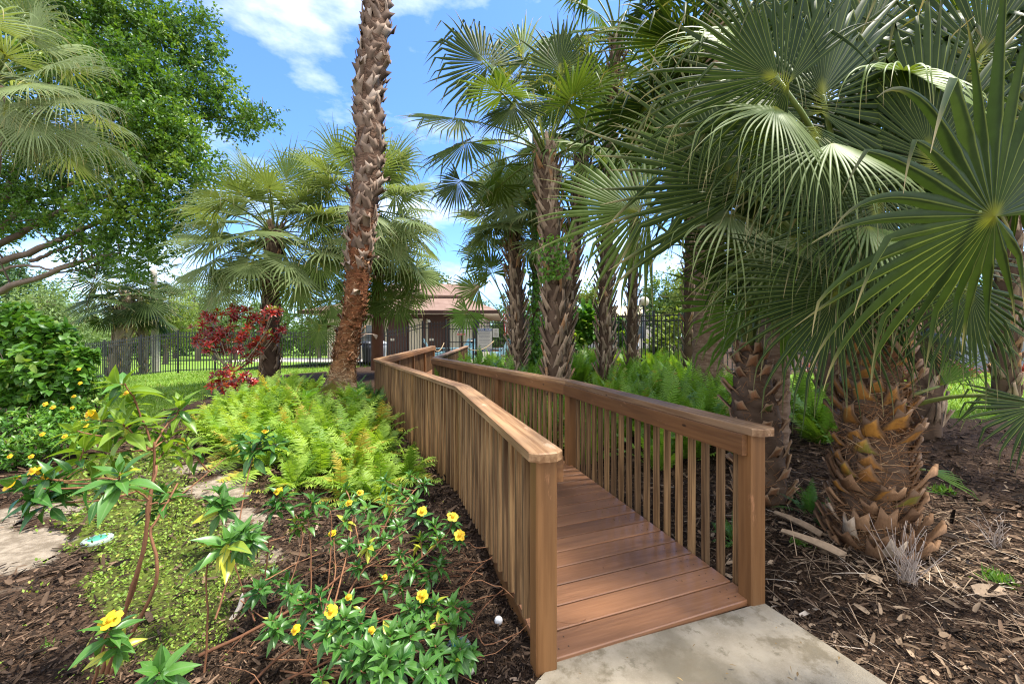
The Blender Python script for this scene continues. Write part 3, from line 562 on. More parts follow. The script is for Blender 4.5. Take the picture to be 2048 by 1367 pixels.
for h in [(975, 134, 6.9, (-.75, .66, -.1), (-.2, -.9, .4), 138), (1118, 150, 7.0, (.1, 1, 0), (0, -1, .15), 130), (1030, 206, 6.3, (-.5, -.8, -.2), (-.2, -.8, .6), 105), (920, 237, 6.9, (-1, .1, 0), (0, -.6, .8), 118), (938, 282, 6.6, (-.85, -.5, -.1), (-.1, -.6, .7), 118), (920, 360, 7.0, (-.6, -.8, 0), (0, -.8, .5), 85), (1161, 254, 7.3, (.9, .1, .1), (0, -.5, .8), 95), (1050, 120, 7.6, (-.3, .95, .2), (0, -.9, .3), 120), (1010, 330, 7.9, (-.5, -.6, .5), (0, -.3, .9), 90), (1150, 180, 7.6, (.7, .6, .2), (-.3, -.7, .5), 110), (1170, 330, 7.2, (.7, -.7, 0), (.2, -.6, .6), 90)]:
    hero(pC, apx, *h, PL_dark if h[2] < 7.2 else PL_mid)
crown(pC, apx, 9, 1.3, .95, PL_mid, 22, el=(75, -20), nseg=28, az0=.7)
mb = MB(); q = np.random.default_rng(5)                        # flower sprays
for px, py, Y in ((985, 120, 7.3), (1000, 150, 7.2), (1045, 160, 7.2), (1160, 130, 7.4), (1120, 175, 7.2), (1040, 110, 7.5), (1170, 100, 7.5)):
    e_ = P(px, py, Y); b_ = bez(apx, (apx + e_) / 2 + A(0, 0, .5), e_, 12); tube(mb, b_, .008, 4, (.5, 0, 0))
    for k in range(11):
        s0 = b_[12 - 1 - k // 2]; d0 = nrm(rdir(q, 1)[0] + nrm(e_ - apx) * .8); tw = s0 + d0 * q.uniform(.2, .5) + A(0, 0, -.05); tube(mb, bez(s0, (s0 + tw) / 2 + A(0, 0, .05), tw, 5), .005, 3, (.5, 0, 0))
        n = 26; bb = s0 + (tw - s0) * q.random((n, 1)); leaf_batch(mb, bb, rdir(q, n), rdir(q, n), q.uniform(.05, .12, n), .008, (1, 1, .5), .2, 0, q.random(n))
mb.build('flower_spray', attm('flower_spray', (.30, .33, .03), (.48, .48, .07), .8, .1), pC)
pA, fr = booted_palm('slim palm with dark ragged stubs nearest the pool sign', [(1035, 770, 9.6, 20), (1036, 700, 9.6, 20), (1034, 630, 9.6, 22), (1030, 560, 9.6, 20), (1028, 500, 9.6, 19), (1026, 440, 9.6, 17)], M_boot_b, 26, 8, .3, .11, 31, n=40, tilt=.30, skew=.3)
apA = P(1026, 450, 9.6)
for h in [(1024, 395, 9.3, (-.15, -1, -.1), (0, -.9, .4), 95), (1005, 410, 9.5, (-.6, .6, 0), (0, -.8, .6), 80), (1045, 380, 9.7, (.3, .9, 0), (0, -.9, .2), 85), (985, 450, 9.3, (-.9, -.3, 0), (0, -.6, .8), 75), (1060, 420, 9.5, (.8, -.3, 0), (0, -.6, .8), 80), (1000, 370, 10, (-.2, .9, 0), (0, -.9, .2), 85)]: hero(pA, apA, *h, PL_lite)
crown(pA, apA, 20, .8, .95, PL_lite, 32, nseg=24, st=6)
pT = thing('palm_tree', 'young palm with green fan leaves showing beside the pool sign', 'palm tree', P(1030, 720, 10.4)); aT = P(1030, 690, 10.4); mb, fr = trunk_mesh(*trunk_path([(1030, 745, 10.4, 8), (1030, 690, 10.4, 7)], 8), 3, 10); mb.build('trunk', M_bark, pT)
for h in [(958, 578, 10.2, (-.8, .2, 0), (0, -.9, .4), 62), (935, 622, 10.0, (-.6, -.75, 0), (0, -.9, .4), 58), (985, 545, 10.3, (-.2, .9, 0), (0, -1, .2), 62), (975, 535, 10.6, (-.8, .5, 0), (0, -.8, .5), 60), (960, 510, 10.6, (-.9, .3, 0), (0, -.7, .6), 55)]: hero(pT, aT, *h, PL_young if h[1] > 600 else PL_mid, nseg=26, st=6)
pB, fr = booted_palm('thin shaded trunk wrapped in green vine between two thick palms', [(1074, 760, 11, 12), (1074, 690, 11, 12), (1073, 600, 11, 12), (1071, 500, 11, 12), (1069, 420, 11, 11), (1066, 330, 11, 10)], M_boot_b, 14, 6, .22, .16, 41, n=30, tilt=.2); crown(pB, P(1066, 330, 11), 10, 1.0, .9, PL_mid, 42, nseg=22, st=6)
q = np.random.default_rng(4); mb = MB()
for k in range(5): tube(mb, spl([P(1068 + q.normal() * 6, 720 - j * 42, 10.7 + q.normal() * .05) for j in range(7)], 30), .008, 4, (.3, 0, 0), 1)
n = 900; yy = 720 - 280 * q.random(n) ** 1.3; px = 1073 + q.normal(0, 9, n); pp = np.array([P(a, b, 10.75) for a, b in zip(px, yy)]); pp[:, 1] += q.normal(0, .12, n); leaf_batch(mb, pp, rdir(q, n, -.3) + A(0, -.4, 0), rdir(q, n) + A(0, -1, .8), q.uniform(.07, .13, n), q.uniform(.05, .1, n), (.5, 1, .7, .05), .3, .15)
n = 260; yy = 560 - 90 * q.random(n); px = 1108 + q.normal(0, 18, n); pp = np.array([P(a, b, 6.72) for a, b in zip(px, yy)]); leaf_batch(mb, pp, rdir(q, n, -.3) + A(0, -.4, 0), rdir(q, n) + A(0, -1, .8), q.uniform(.05, .09, n), q.uniform(.04, .07, n), (.5, 1, .7, .05), .3, .15)
vine = mb.build('vine', [leafm('vine_leaf', (.08, .19, .02), (.16, .32, .04), tr=.4), M_bark]); tag(vine, 'bright green vine climbing the thin palm trunk', 'vine')
pD, fr = booted_palm('palm leaning right behind the thickest trunk of the fern bed', [(1122, 770, 8.6, 21), (1127, 690, 8.6, 21), (1133, 620, 8.6, 21), (1142, 550, 8.6, 21), (1150, 480, 8.6, 20), (1158, 400, 8.6, 19), (1166, 320, 8.6, 17), (1172, 270, 8.6, 14)], M_boot_g, 28, 8, .3, .11, 51, n=50, tilt=.2, skew=.34); crown(pD, P(1173, 275, 8.6), 15, 1.15, 1.0, PL_mid, 52, nseg=28)
pE, fr = booted_palm('grey-stubbed palm standing alone right of the thick trunks', [(1212, 760, 9, 20), (1212, 690, 9, 20), (1211, 600, 9, 20), (1213, 520, 9, 19), (1216, 440, 9, 17), (1218, 360, 9, 17), (1222, 260, 9, 16), (1228, 150, 9, 16), (1234, 70, 9, 14)], M_boot_g, 40, 8, .3, .11, 61, n=70, tilt=.24, skew=.34)
aE = P(1235, 75, 9); crown(pE, aE, 20, 1.3, 1.05, PL_mid, 62, nseg=30, el=(80, -50))
pE2, fr = booted_palm('palm with a high ragged crown behind the grey-stubbed palm', [(1262, 760, 11, 15), (1265, 600, 11, 15), (1268, 450, 11, 14), (1272, 300, 11, 13), (1276, 200, 11, 12)], M_boot_g, 28, 8, .28, .10, 65, n=50, tilt=.2, skew=.34); crown(pE2, P(1276, 205, 11), 16, 1.2, 1.05, PL_mid, 66, nseg=24, st=6)
pF = thing('palm_tree', 'smooth brown bare palm trunk between the ramp and the deep shade', 'palm tree', P(1412, 800, 7.4)); c, r = trunk_path([(1412, 810, 7.4, 29), (1413, 760, 7.4, 27), (1415, 700, 7.4, 27), (1417, 620, 7.4, 26), (1420, 500, 7.4, 25), (1424, 350, 7.4, 24), (1430, 100, 7.4, 22), (1435, -100, 7.4, 20)], 90); mb, fr = trunk_mesh(c, r, 8, 24, .025, .015)
m, t, o = new_mat('smooth_bark'); a = att(t); n1 = noise(t, 7, stretch=(1, 1, 4), detail=6); n2 = noise(t, 30, detail=4); cc = mixc(t, ramp(t, n1, .3, .7), (.11, .065, .04), (.22, .15, .10)); cc = mixc(t, ramp(t, n2, .6, .75), cc, (.33, .26, .19)); princ(t, o, cc, .9, .1, bump(t, n1, .6, .02)); M_smooth = m
mb.build('trunk', m, pF); crown(pF, c[-1], 12, 1.2, 1.05, PL_dark, 72, nseg=24, st=6)

# ------------------------------------------------------------------ the two near palms at the right
pG = thing('palm_tree', 'short palm with rust-brown cut stubs right behind the ramp end post', 'palm tree', G(1525, 985)); c, r = trunk_path([(1522, 1000, 3.55, 44), (1520, 940, 3.55, 44), (1512, 850, 3.55, 42), (1506, 780, 3.55, 36), (1503, 720, 3.55, 25), (1502, 690, 3.55, 14)], 34); mb, fr = trunk_mesh(c, r, 12, 18); tk = mb; TM = [M_bark]
TM.append(M_boot_r); graft(tk, boots(fr, .0, .86, 10, 6, .125, .115, .55, 13, horn=.1, taper=.6, thick=.014, missing=.06), len(TM) - 1)
TM.append(M_hair); graft(tk, fibres(fr, .0, .9, 500, .09, .004, 14, .5), len(TM) - 1)
tk.build('trunk', TM, pG)
aG = P(1500, 705, 3.55)
for h in [(1502, 620, 3.35, (-.55, .75, -.1), (.1, -.95, .35), 185, PL_young), (1560, 640, 3.5, (.6, .5, 0), (-.1, -.9, .4), 150, PL_young), (1297, 425, 3.2, (-1, .12, 0), (0, -.8, .6), 225, PL_mid), (1622, 590, 3.3, (.7, .15, 0), (0, -.8, .6), 130, PL_dark), (1430, 330, 3.6, (-.35, .95, .1), (.3, -.9, .1), 215, PL_mid), (1500, 400, 3.8, (-.1, 1, .1), (0, -.95, .2), 200, PL_mid), (1560, 470, 3.9, (.3, .9, 0), (0, -.95, .2), 190, PL_dark), (1590, 380, 4.0, (.1, 1, 0), (0, -1, .1), 200, PL_dark), (1470, 480, 3.1, (-.2, -.95, -.1), (0, -.95, .3), 150, PL_blue)]:
    hero(pG, aG, *h[:4], (h[4][0], h[4][1], h[4][2] - .4), h[5], h[6], nseg=40, st=12, grav=.34, split=.5, spread=200 if h[6] is not PL_young else 240, brk=.3)
pG2 = thing('palm_tree', 'brown fibrous trunk rising just behind the short stubbed palm', 'palm tree', G(1545, 900)); c, r = trunk_path([(1535, 920, 4.4, 36), (1538, 830, 4.4, 34), (1543, 740, 4.4, 31), (1548, 660, 4.4, 29), (1552, 560, 4.4, 27), (1556, 440, 4.4, 26), (1560, 300, 4.4, 24), (1562, 150, 4.4, 20)], 70); mb, fr = trunk_mesh(c, r, 15, 22, .03, .02); mb.build('trunk', M_smooth, pG2); fibres(fr, .0, .95, 900, .10, .004, 16, .2).build('fibres', M_hair, pG2); crown(pG2, c[-1], 24, 1.3, 1.05, PL_dark, 75, nseg=30, st=7)
pH = thing('palm_tree', 'squat palm with bright orange cut stubs and huge fan leaves, nearest on the right', 'palm tree', G(1745, 1090)); c, r = trunk_path([(1747, 1110, 2.72, 64), (1748, 1060, 2.72, 58), (1747, 960, 2.72, 55), (1746, 860, 2.72, 51), (1745, 780, 2.72, 44), (1745, 700, 2.72, 40), (1742, 640, 2.72, 26)], 50); mb, fr = trunk_mesh(c, r, 17, 26); tk = mb; TM = [M_bark]
TM.append(M_boot_o); graft(tk, boots(fr, .28, .84, 13, 7, .13, .165, .45, 18, horn=.22, taper=.42, thick=.016, missing=.08, jit=.22, notch=.15, skew=.2, tintf=lambda f, q: np.clip(q.normal(.35 + .5 * (f - .2), .25), 0, 1)), len(TM) - 1)
TM.append(M_boot_r); graft(tk, boots(fr, .78, .99, 5, 7, .16, .10, .5, 23, horn=.4, taper=.55, thick=.012, missing=.1, jit=.2), len(TM) - 1)
TM.append(attm('old_boot', (.12, .065, .035), (.36, .21, .115), .8, .15, third=(.48, .38, .28), bumps=.4, scale=35, stretch=(3, 3, .6))); graft(tk, boots(fr, .0, .30, 6, 8, .15, .13, .45, 19, horn=.3, taper=.6, thick=.016, missing=.08, jit=.2), len(TM) - 1)
TM.append(M_hair); graft(tk, fibres(fr, .05, .95, 4200, .13, .0032, 20, .7), len(TM) - 1)
tk.build('trunk', TM, pH)
aH = P(1744, 650, 2.7)
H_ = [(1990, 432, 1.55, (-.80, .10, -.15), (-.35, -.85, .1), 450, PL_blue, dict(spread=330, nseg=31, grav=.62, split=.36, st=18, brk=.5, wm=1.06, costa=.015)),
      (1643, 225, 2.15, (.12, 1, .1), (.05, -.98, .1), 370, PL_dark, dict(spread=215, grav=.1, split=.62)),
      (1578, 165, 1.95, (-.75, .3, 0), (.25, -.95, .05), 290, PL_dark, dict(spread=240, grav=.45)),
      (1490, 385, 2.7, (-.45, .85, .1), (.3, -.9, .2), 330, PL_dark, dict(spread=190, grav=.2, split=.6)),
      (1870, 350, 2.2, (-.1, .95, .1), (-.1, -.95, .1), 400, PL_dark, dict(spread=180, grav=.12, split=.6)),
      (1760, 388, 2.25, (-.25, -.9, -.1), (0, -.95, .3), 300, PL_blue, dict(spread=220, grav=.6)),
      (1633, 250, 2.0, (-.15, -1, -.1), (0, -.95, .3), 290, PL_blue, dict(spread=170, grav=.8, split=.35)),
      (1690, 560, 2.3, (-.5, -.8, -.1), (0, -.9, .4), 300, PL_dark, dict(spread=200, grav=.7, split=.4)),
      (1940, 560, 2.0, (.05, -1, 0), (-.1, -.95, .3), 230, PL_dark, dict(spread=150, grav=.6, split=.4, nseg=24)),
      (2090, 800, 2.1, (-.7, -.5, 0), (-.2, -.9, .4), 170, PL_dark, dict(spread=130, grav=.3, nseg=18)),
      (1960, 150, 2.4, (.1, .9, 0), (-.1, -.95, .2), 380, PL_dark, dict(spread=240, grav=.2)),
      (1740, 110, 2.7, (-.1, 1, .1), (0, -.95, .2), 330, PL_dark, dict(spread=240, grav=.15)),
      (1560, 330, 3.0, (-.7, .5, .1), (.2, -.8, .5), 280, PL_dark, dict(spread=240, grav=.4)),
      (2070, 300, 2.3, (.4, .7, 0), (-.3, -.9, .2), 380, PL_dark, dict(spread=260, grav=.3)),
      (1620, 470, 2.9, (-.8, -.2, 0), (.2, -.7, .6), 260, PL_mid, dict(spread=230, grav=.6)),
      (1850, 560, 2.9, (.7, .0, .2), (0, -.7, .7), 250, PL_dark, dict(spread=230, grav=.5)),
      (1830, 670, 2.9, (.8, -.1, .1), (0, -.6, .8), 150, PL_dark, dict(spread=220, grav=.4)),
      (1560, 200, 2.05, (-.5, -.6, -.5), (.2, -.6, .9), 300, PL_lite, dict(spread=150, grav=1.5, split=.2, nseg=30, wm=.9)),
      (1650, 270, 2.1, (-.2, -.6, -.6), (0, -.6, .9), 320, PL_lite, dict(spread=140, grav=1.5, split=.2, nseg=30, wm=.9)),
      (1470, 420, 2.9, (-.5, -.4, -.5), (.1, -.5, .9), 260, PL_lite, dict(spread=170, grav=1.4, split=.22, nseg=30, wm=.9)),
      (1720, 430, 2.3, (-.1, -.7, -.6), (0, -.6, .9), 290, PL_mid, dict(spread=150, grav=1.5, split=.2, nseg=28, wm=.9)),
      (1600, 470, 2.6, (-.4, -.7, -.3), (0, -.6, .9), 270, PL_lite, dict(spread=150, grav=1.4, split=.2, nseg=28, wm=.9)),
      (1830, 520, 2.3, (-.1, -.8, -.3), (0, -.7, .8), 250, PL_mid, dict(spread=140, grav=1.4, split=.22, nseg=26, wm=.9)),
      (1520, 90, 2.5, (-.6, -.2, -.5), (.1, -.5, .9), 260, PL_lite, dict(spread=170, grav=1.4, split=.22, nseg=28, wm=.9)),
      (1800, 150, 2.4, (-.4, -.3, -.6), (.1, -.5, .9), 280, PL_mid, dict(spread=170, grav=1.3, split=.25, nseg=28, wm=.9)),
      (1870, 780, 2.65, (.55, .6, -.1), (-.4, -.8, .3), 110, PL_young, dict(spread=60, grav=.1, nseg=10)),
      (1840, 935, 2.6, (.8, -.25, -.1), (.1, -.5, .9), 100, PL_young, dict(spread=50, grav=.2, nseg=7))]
for h in H_:  # dark fans against pale straps: sun contrast put into the leaf colours
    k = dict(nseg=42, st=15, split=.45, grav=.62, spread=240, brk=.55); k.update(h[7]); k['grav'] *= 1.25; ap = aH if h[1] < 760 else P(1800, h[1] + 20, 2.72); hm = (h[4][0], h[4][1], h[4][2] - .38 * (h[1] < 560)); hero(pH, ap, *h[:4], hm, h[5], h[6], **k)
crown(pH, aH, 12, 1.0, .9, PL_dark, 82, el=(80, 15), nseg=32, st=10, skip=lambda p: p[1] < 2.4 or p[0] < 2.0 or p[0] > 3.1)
# palms filling the shade further right
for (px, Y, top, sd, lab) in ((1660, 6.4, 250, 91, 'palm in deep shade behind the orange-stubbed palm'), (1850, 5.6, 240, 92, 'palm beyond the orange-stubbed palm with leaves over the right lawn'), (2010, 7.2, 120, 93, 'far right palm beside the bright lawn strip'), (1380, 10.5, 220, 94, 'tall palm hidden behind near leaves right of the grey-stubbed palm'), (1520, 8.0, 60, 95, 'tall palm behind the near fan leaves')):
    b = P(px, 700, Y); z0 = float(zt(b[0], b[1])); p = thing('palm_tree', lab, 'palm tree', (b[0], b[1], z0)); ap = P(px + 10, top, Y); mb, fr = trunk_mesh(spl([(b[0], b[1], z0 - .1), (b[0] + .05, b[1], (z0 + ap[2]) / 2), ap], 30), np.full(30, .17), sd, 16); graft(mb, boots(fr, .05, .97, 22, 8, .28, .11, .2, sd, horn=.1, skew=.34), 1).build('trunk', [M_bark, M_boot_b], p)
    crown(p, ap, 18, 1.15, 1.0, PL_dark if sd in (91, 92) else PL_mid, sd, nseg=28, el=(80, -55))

# ------------------------------------------------------------------ palms on the left
pL = thing('palm_tree', 'palm with drooping silver-green leaves hanging in from the top left edge', 'palm tree', (-8.1, 6.2, -.1), None); apL = P(-25, 165, 6.2); mb, fr = trunk_mesh(spl([(-8.6, 6.2, -.2), (-8.4, 6.2, 2), apL], 30), np.full(30, .19), 2, 16); mb.build('trunk', M_bark, pL)
for h in [(60, 75, 6.0, (.35, .8, 0), (0, -.9, .4), 105), (95, 130, 5.9, (.95, .25, 0), (0, -.6, .8), 125), (110, 190, 5.8, (.9, -.3, -.1), (.2, -.6, .7), 130), (60, 235, 5.6, (.6, -.75, -.1), (.2, -.8, .6), 120), (125, 255, 6.0, (.7, -.65, 0), (.3, -.7, .6), 115), (10, 210, 5.5, (-.1, -.95, 0), (0, -.9, .4), 125), (75, 285, 6.2, (.3, -.9, 0), (.1, -.9, .4), 85), (20, 120, 5.6, (.2, .2, -.6), (0, -.4, .9), 120), (55, 165, 5.5, (.6, -.5, -.5), (0, -.6, .8), 120), (5, 55, 6.2, (-.1, .9, 0), (0, -.9, .3), 110)]:
    hero(pL, apL, *h, PL_silver, grav=1.5, split=.30, nseg=46, st=13, brk=.5)
crown(pL, apL, 22, 1.1, .95, PL_silver, 102, grav=1.4, split=.32, nseg=26, el=(70, -30))
pM = thing('palm_tree', 'full-crowned palm behind the red croton, leaves sweeping left', 'palm tree', (P(540, 752, 10.5)[0], 10.5, .15)); c, r = trunk_path([(540, 770, 10.5, 22), (540, 720, 10.5, 22), (541, 660, 10.5, 19), (541, 600, 10.5, 19), (544, 540, 10.5, 19), (548, 490, 10.5, 18), (550, 460, 10.5, 12)], 40); mb, fr = trunk_mesh(c, r * .8, 4, 18); graft(mb, boots(fr, 0, .97, 20, 8, .28, .12, .2, 33, horn=.1, skew=.34), 1).build('trunk', [M_bark, M_boot_b], pM); apM = P(549, 470, 10.5)
for h in [(455, 430, 10.2, (-.75, .5, 0), (0, -.8, .6), 110), (425, 480, 10, (-.95, .05, -.1), (0, -.6, .8), 110), (420, 530, 9.8, (-.85, -.45, -.1), (0, -.6, .8), 105), (440, 575, 9.8, (-.5, -.8, 0), (0, -.8, .6), 95), (500, 400, 10.3, (-.35, .9, 0), (0, -.9, .3), 105), (570, 370, 10.5, (.2, .95, 0), (0, -.9, .3), 105), (500, 510, 9.4, (-.3, -.9, -.2), (0, -.8, .6), 100), (620, 440, 10.2, (.9, .2, 0), (0, -.7, .7), 105), (630, 520, 10, (.8, -.5, 0), (0, -.7, .7), 105), (590, 560, 9.7, (.5, -.8, 0), (0, -.8, .5), 95), (640, 650, 9.6, (-.2, -.9, 0), (0, -.9, .4), 75), (660, 600, 10, (.3, -.9, 0), (0, -.9, .4), 80)]: hero(pM, apM, *h, PL_lite if h[0] < 560 else PL_mid, grav=1.0, split=.38, nseg=42)
crown(pM, apM, 44, 1.35, 1.05, PL_lite, 112, grav=1.0, split=.38, nseg=28, el=(70, -55))
pN = thing('palm_tree', 'broad palm crown rising behind the tall leaning trunk', 'palm tree', (P(694, 740, 11.5)[0], 11.5, .2)); apN = P(735, 420, 11.5); mb, fr = trunk_mesh(spl([(P(694, 740, 11.5)[0], 11.5, .1), (P(704, 600, 11.5)[0], 11.5, 2.4), apN], 30), np.full(30, .16), 6, 16); mb.build('trunk', M_bark, pN)
for h in [(630, 340, 11.3, (-.8, .55, 0), (0, -.8, .6), 105), (680, 330, 11.5, (-.2, .95, 0), (0, -.9, .3), 100), (790, 390, 11.2, (.9, .2, 0), (0, -.7, .7), 110), (800, 440, 11, (.8, -.5, 0), (0, -.7, .7), 105), (770, 340, 11.4, (.5, .8, 0), (0, -.9, .4), 100), (640, 400, 10.9, (-.9, .0, 0), (0, -.6, .8), 105), (780, 480, 10.7, (.5, -.85, 0), (0, -.8, .5), 90)]: hero(pN, apN, *h, PL_lite, grav=1.0, split=.38, nseg=40)
crown(pN, apN, 46, 1.45, 1.1, PL_lite, 122, grav=1.0, split=.38, nseg=28, el=(75, -50))
pO = thing('palm_tree', 'brown-trunked palm with hanging leaves in front of the pool house', 'palm tree', (P(755, 730, 12.8)[0], 12.8, .25)); c, r = trunk_path([(755, 740, 12.8, 13), (755, 690, 12.8, 11.5), (755, 620, 12.8, 11), (757, 540, 12.8, 11), (760, 500, 12.8, 9)], 26); mb, fr = trunk_mesh(c, r, 7, 14); mb.build('trunk', plain('red_brown_bark', (.15, .068, .038), .9, .1), pO); apO = P(760, 505, 12.8)
for h in [(820, 590, 12.3, (.75, -.25, 0), (0, -.7, .7), 55), (790, 600, 12.2, (.5, -.85, 0), (0, -.8, .5), 70), (720, 590, 12.3, (-.4, -.9, 0), (0, -.8, .5), 75), (755, 590, 12.2, (0, -1, 0), (0, -.8, .5), 70), (830, 540, 12.4, (.8, -.5, 0), (0, -.7, .6), 80)]: hero(pO, apO, *h, PL_mid, grav=.8, nseg=30)
crown(pO, apO, 24, 1.15, 1.0, PL_mid, 132, grav=.75, nseg=26, el=(70, -60))
pQ, fr = booted_palm('fat curved palm trunk standing beyond the black fence', [(235, 775, 19.5, 27), (238, 730, 19.5, 24), (243, 690, 19.5, 23), (249, 650, 19.5, 22), (253, 620, 19.5, 20), (255, 595, 19.5, 14)], M_boot_g, 18, 10, .42, .16, 141, n=30, group=None, tilt=.12, skew=.34, barkm=M_palebark); apQ = P(255, 600, 19.5)
for h in [(200, 560, 19, (-.8, .5, 0), (0, -.8, .6), 70), (190, 600, 19, (-.95, -.2, 0), (0, -.6, .8), 65), (225, 620, 18.8, (-.4, -.9, 0), (0, -.8, .5), 55), (230, 540, 19.3, (-.3, .9, 0), (0, -.9, .3), 60), (290, 600, 19, (.7, -.6, 0), (0, -.7, .6), 60)]: hero(pQ, apQ, *h, PL_blue, nseg=30, st=7, grav=.5)
crown(pQ, apQ, 20, 1.2, 1.1, PL_blue, 142, grav=.5, nseg=24, st=6, el=(60, -35))
pR, fr = booted_palm('slimmer palm beside the fat curved trunk beyond the black fence', [(288, 770, 20.5, 11), (287, 700, 20.5, 11), (285, 640, 20.5, 11), (284, 600, 20.5, 10)], M_boot_g, 16, 7, .36, .12, 151, n=24, group=None, tilt=.12, skew=.34, barkm=M_palebark); crown(pR, P(285, 600, 20.5), 22, 1.15, 1.05, PL_blue, 152, grav=.6, nseg=24, st=6, el=(60, -60))
pS = thing('palm_tree', 'pale grey bare trunk right of the slimmer palm beyond the fence', 'palm tree', (P(311, 740, 21.5)[0], 21.5, -.3)); mb, fr = trunk_mesh(*trunk_path([(311, 765, 21.5, 6), (311, 690, 21.5, 6), (309, 600, 21.5, 6), (307, 540, 21.5, 5)], 16), 6, 12); mb.build('trunk', plain('pale_bark', (.36, .32, .27), .9, .1), pS); crown(pS, P(297, 545, 21.5), 14, 1, .9, PL_blue, 153, nseg=20, st=5)
# ------------------------------------------------------------------ fence, gate
M_blk = plain('black_metal', (.014, .014, .016), .4, .5); M_fence = M_blk
def fence(name, label, nodes, cat='fence', step=.115, pk=.025, posts=None):
    f = thing(name, label, cat, nodes[0][:3]); mats = M_fence
    for k, (x, y, z0, z1) in enumerate(nodes):
        if posts and k not in posts: continue
        mb = MB(); bar(mb, (x, y, z0 - .1), (x, y, z1 + .03), .06, .06, A(0, 1, 0)); box(mb, (x, y, z1 + .045), (.07, .07, .03)); mb.build('post', mats, f, False)
    for a_, b_ in zip(nodes[:-1], nodes[1:]):
        a3 = np.array(a_[:2]); b3 = np.array(b_[:2]); L = np.linalg.norm(b3 - a3); n = int(L / step); mb = MB(); d = (b3 - a3) / L
        top = lambda s: a_[3] + (b_[3] - a_[3]) * s; bot = lambda s: a_[2] + (b_[2] - a_[2]) * s
        for dz, ref in ((-.09, top), (-.24, top), (.12, bot)):
            bar(mb, A(*(a3 + d * .03), ref(0) + dz), A(*(b3 - d * .03), ref(1) + dz), .026, .034, ch=.05)
        for k in range(1, n):
            s = k / n; p = a3 + (b3 - a3) * s; bar(mb, A(*p, bot(s) + .06), A(*p, top(s)), pk, pk, A(*d, 0), ch=.05)
        mb.build('picket_panel', mats, f, False)
    return f
def fn(px, top, Y, h=1.5): p = P(px, top, Y); return (p[0], p[1], p[2] - h, p[2])
fl = [fn(-220, 703, 19.6, 1.6), fn(-60, 700, 19.1, 1.6), fn(30, 697, 18.8, 1.6), fn(100, 691, 18.4, 1.6), fn(139, 687, 18.2, 1.62), fn(209, 682, 17.8, 1.68), fn(282, 672, 17.4, 1.74), fn(356, 662.5, 17.2, 1.78), fn(430, 661.5, 17.2, 1.76), fn(520, 662, 17.2, 1.72), fn(620, 662, 17.2, 1.66), fn(720, 664, 17.1, 1.6), fn(775, 660, 17, 1.6), fn(845, 644, 16.8, 1.75), fn(892, 642, 16.8, 1.78)]
fence('metal_fence', 'long black picket fence curving along the lawn up to the pool gate', fl)
fr_ = [fn(952, 641, 16.8, 1.75), fn(1018, 641, 16.9, 1.75), fn(1075, 637, 15.4, 1.75), fn(1131, 633, 14.1, 1.75), fn(1230, 628, 12.7, 1.75), fn(1307, 625, 11.9, 1.75), fn(1400, 622, 11.2, 1.75), fn(1560, 618, 10.8, 1.75), fn(1800, 616, 11.8, 1.75), (14, 13.2, .3, 2.05), (22, 14, .3, 2.05)]
fence('metal_fence', 'black picket fence on the right running from the pool rules sign behind the ferns', fr_)
gt = thing('pool_gate', 'black metal gate with a private property notice at the end of the ramp', 'gate', fl[-1][:3]); a_ = A(*fl[-1][:2]); b_ = A(*fr_[0][:2]); z0, z1 = fl[-1][2], fl[-1][3]; d = nrm(b_ - a_)
for p_ in (a_ + d * .1, b_ - d * .1):
    mb = MB(); bar(mb, A(*p_, z0 + .05), A(*p_, z1), .05, .05, A(0, 1, 0)); mb.build('gate_stile', M_blk, gt, False)
mb = MB(); bar(mb, A(*(b_ + d * .06), z0), A(*(b_ + d * .06), z1 + .06), .15, .15, A(0, 1, 0)); mb.build('gate_post', M_blk, gt, False)
mb = MB()
for dz in (z1 - .05, z1 - .32, z0 + .9, z0 + .12): bar(mb, A(*(a_ + d * .12), dz), A(*(b_ - d * .12), dz), .03, .04, ch=.05)
for k in range(1, 9): p_ = a_ + (b_ - a_) * k / 9; bar(mb, A(*p_, z0 + .12), A(*p_, z1), .024, .024, A(0, 1, 0), ch=.05)
mb.build('picket_panel', M_blk, gt, False)
mb = MB(); hp = A(*(b_ - d * .16), z0 + .95) + A(0, -.06, 0); box(mb, hp, (.11, .05, .17), mat=0); tube(mb, [hp + A(.02, -.02, 0), hp + A(.02, -.09, .01), hp + A(-.1, -.1, .01)], .02, 8, mat=1); mb.build('latch', [M_blk, plain('latch_metal', (.6, .57, .5), .35, .5, .8)], gt)
# ------------------------------------------------------------------ signs
def text(mb, s, c, size, mat=0, right=A(1, 0, 0), width=None, bold=.0):
    cu = bpy.data.curves.new('t', 'FONT'); cu.body = s; cu.size = size; cu.align_x = 'CENTER'; cu.align_y = 'CENTER'; cu.offset = bold; cu.resolution_u = 3
    ob = bpy.data.objects.new('t', cu); COL.objects.link(ob); me = bpy.data.meshes.new_from_object(ob.evaluated_get(bpy.context.evaluated_depsgraph_get()))
    v = np.array([x.co for x in me.vertices]); fs = [list(p.vertices) for p in me.polygons]; bpy.data.objects.remove(ob); bpy.data.curves.remove(cu)
    if width: v[:, 0] *= width / (v[:, 0].max() - v[:, 0].min())
    vv = np.asarray(c) + v[:, :1] * right + v[:, 1:2] * ZUP; b0 = mb.n; first = True
    for f in fs:
        mb.f.append((np.array([[i + b0 for i in f]]), mat))
    mb.v.append(vv); mb.a.append(np.full((len(vv), 3), .5)); mb.n += len(vv)
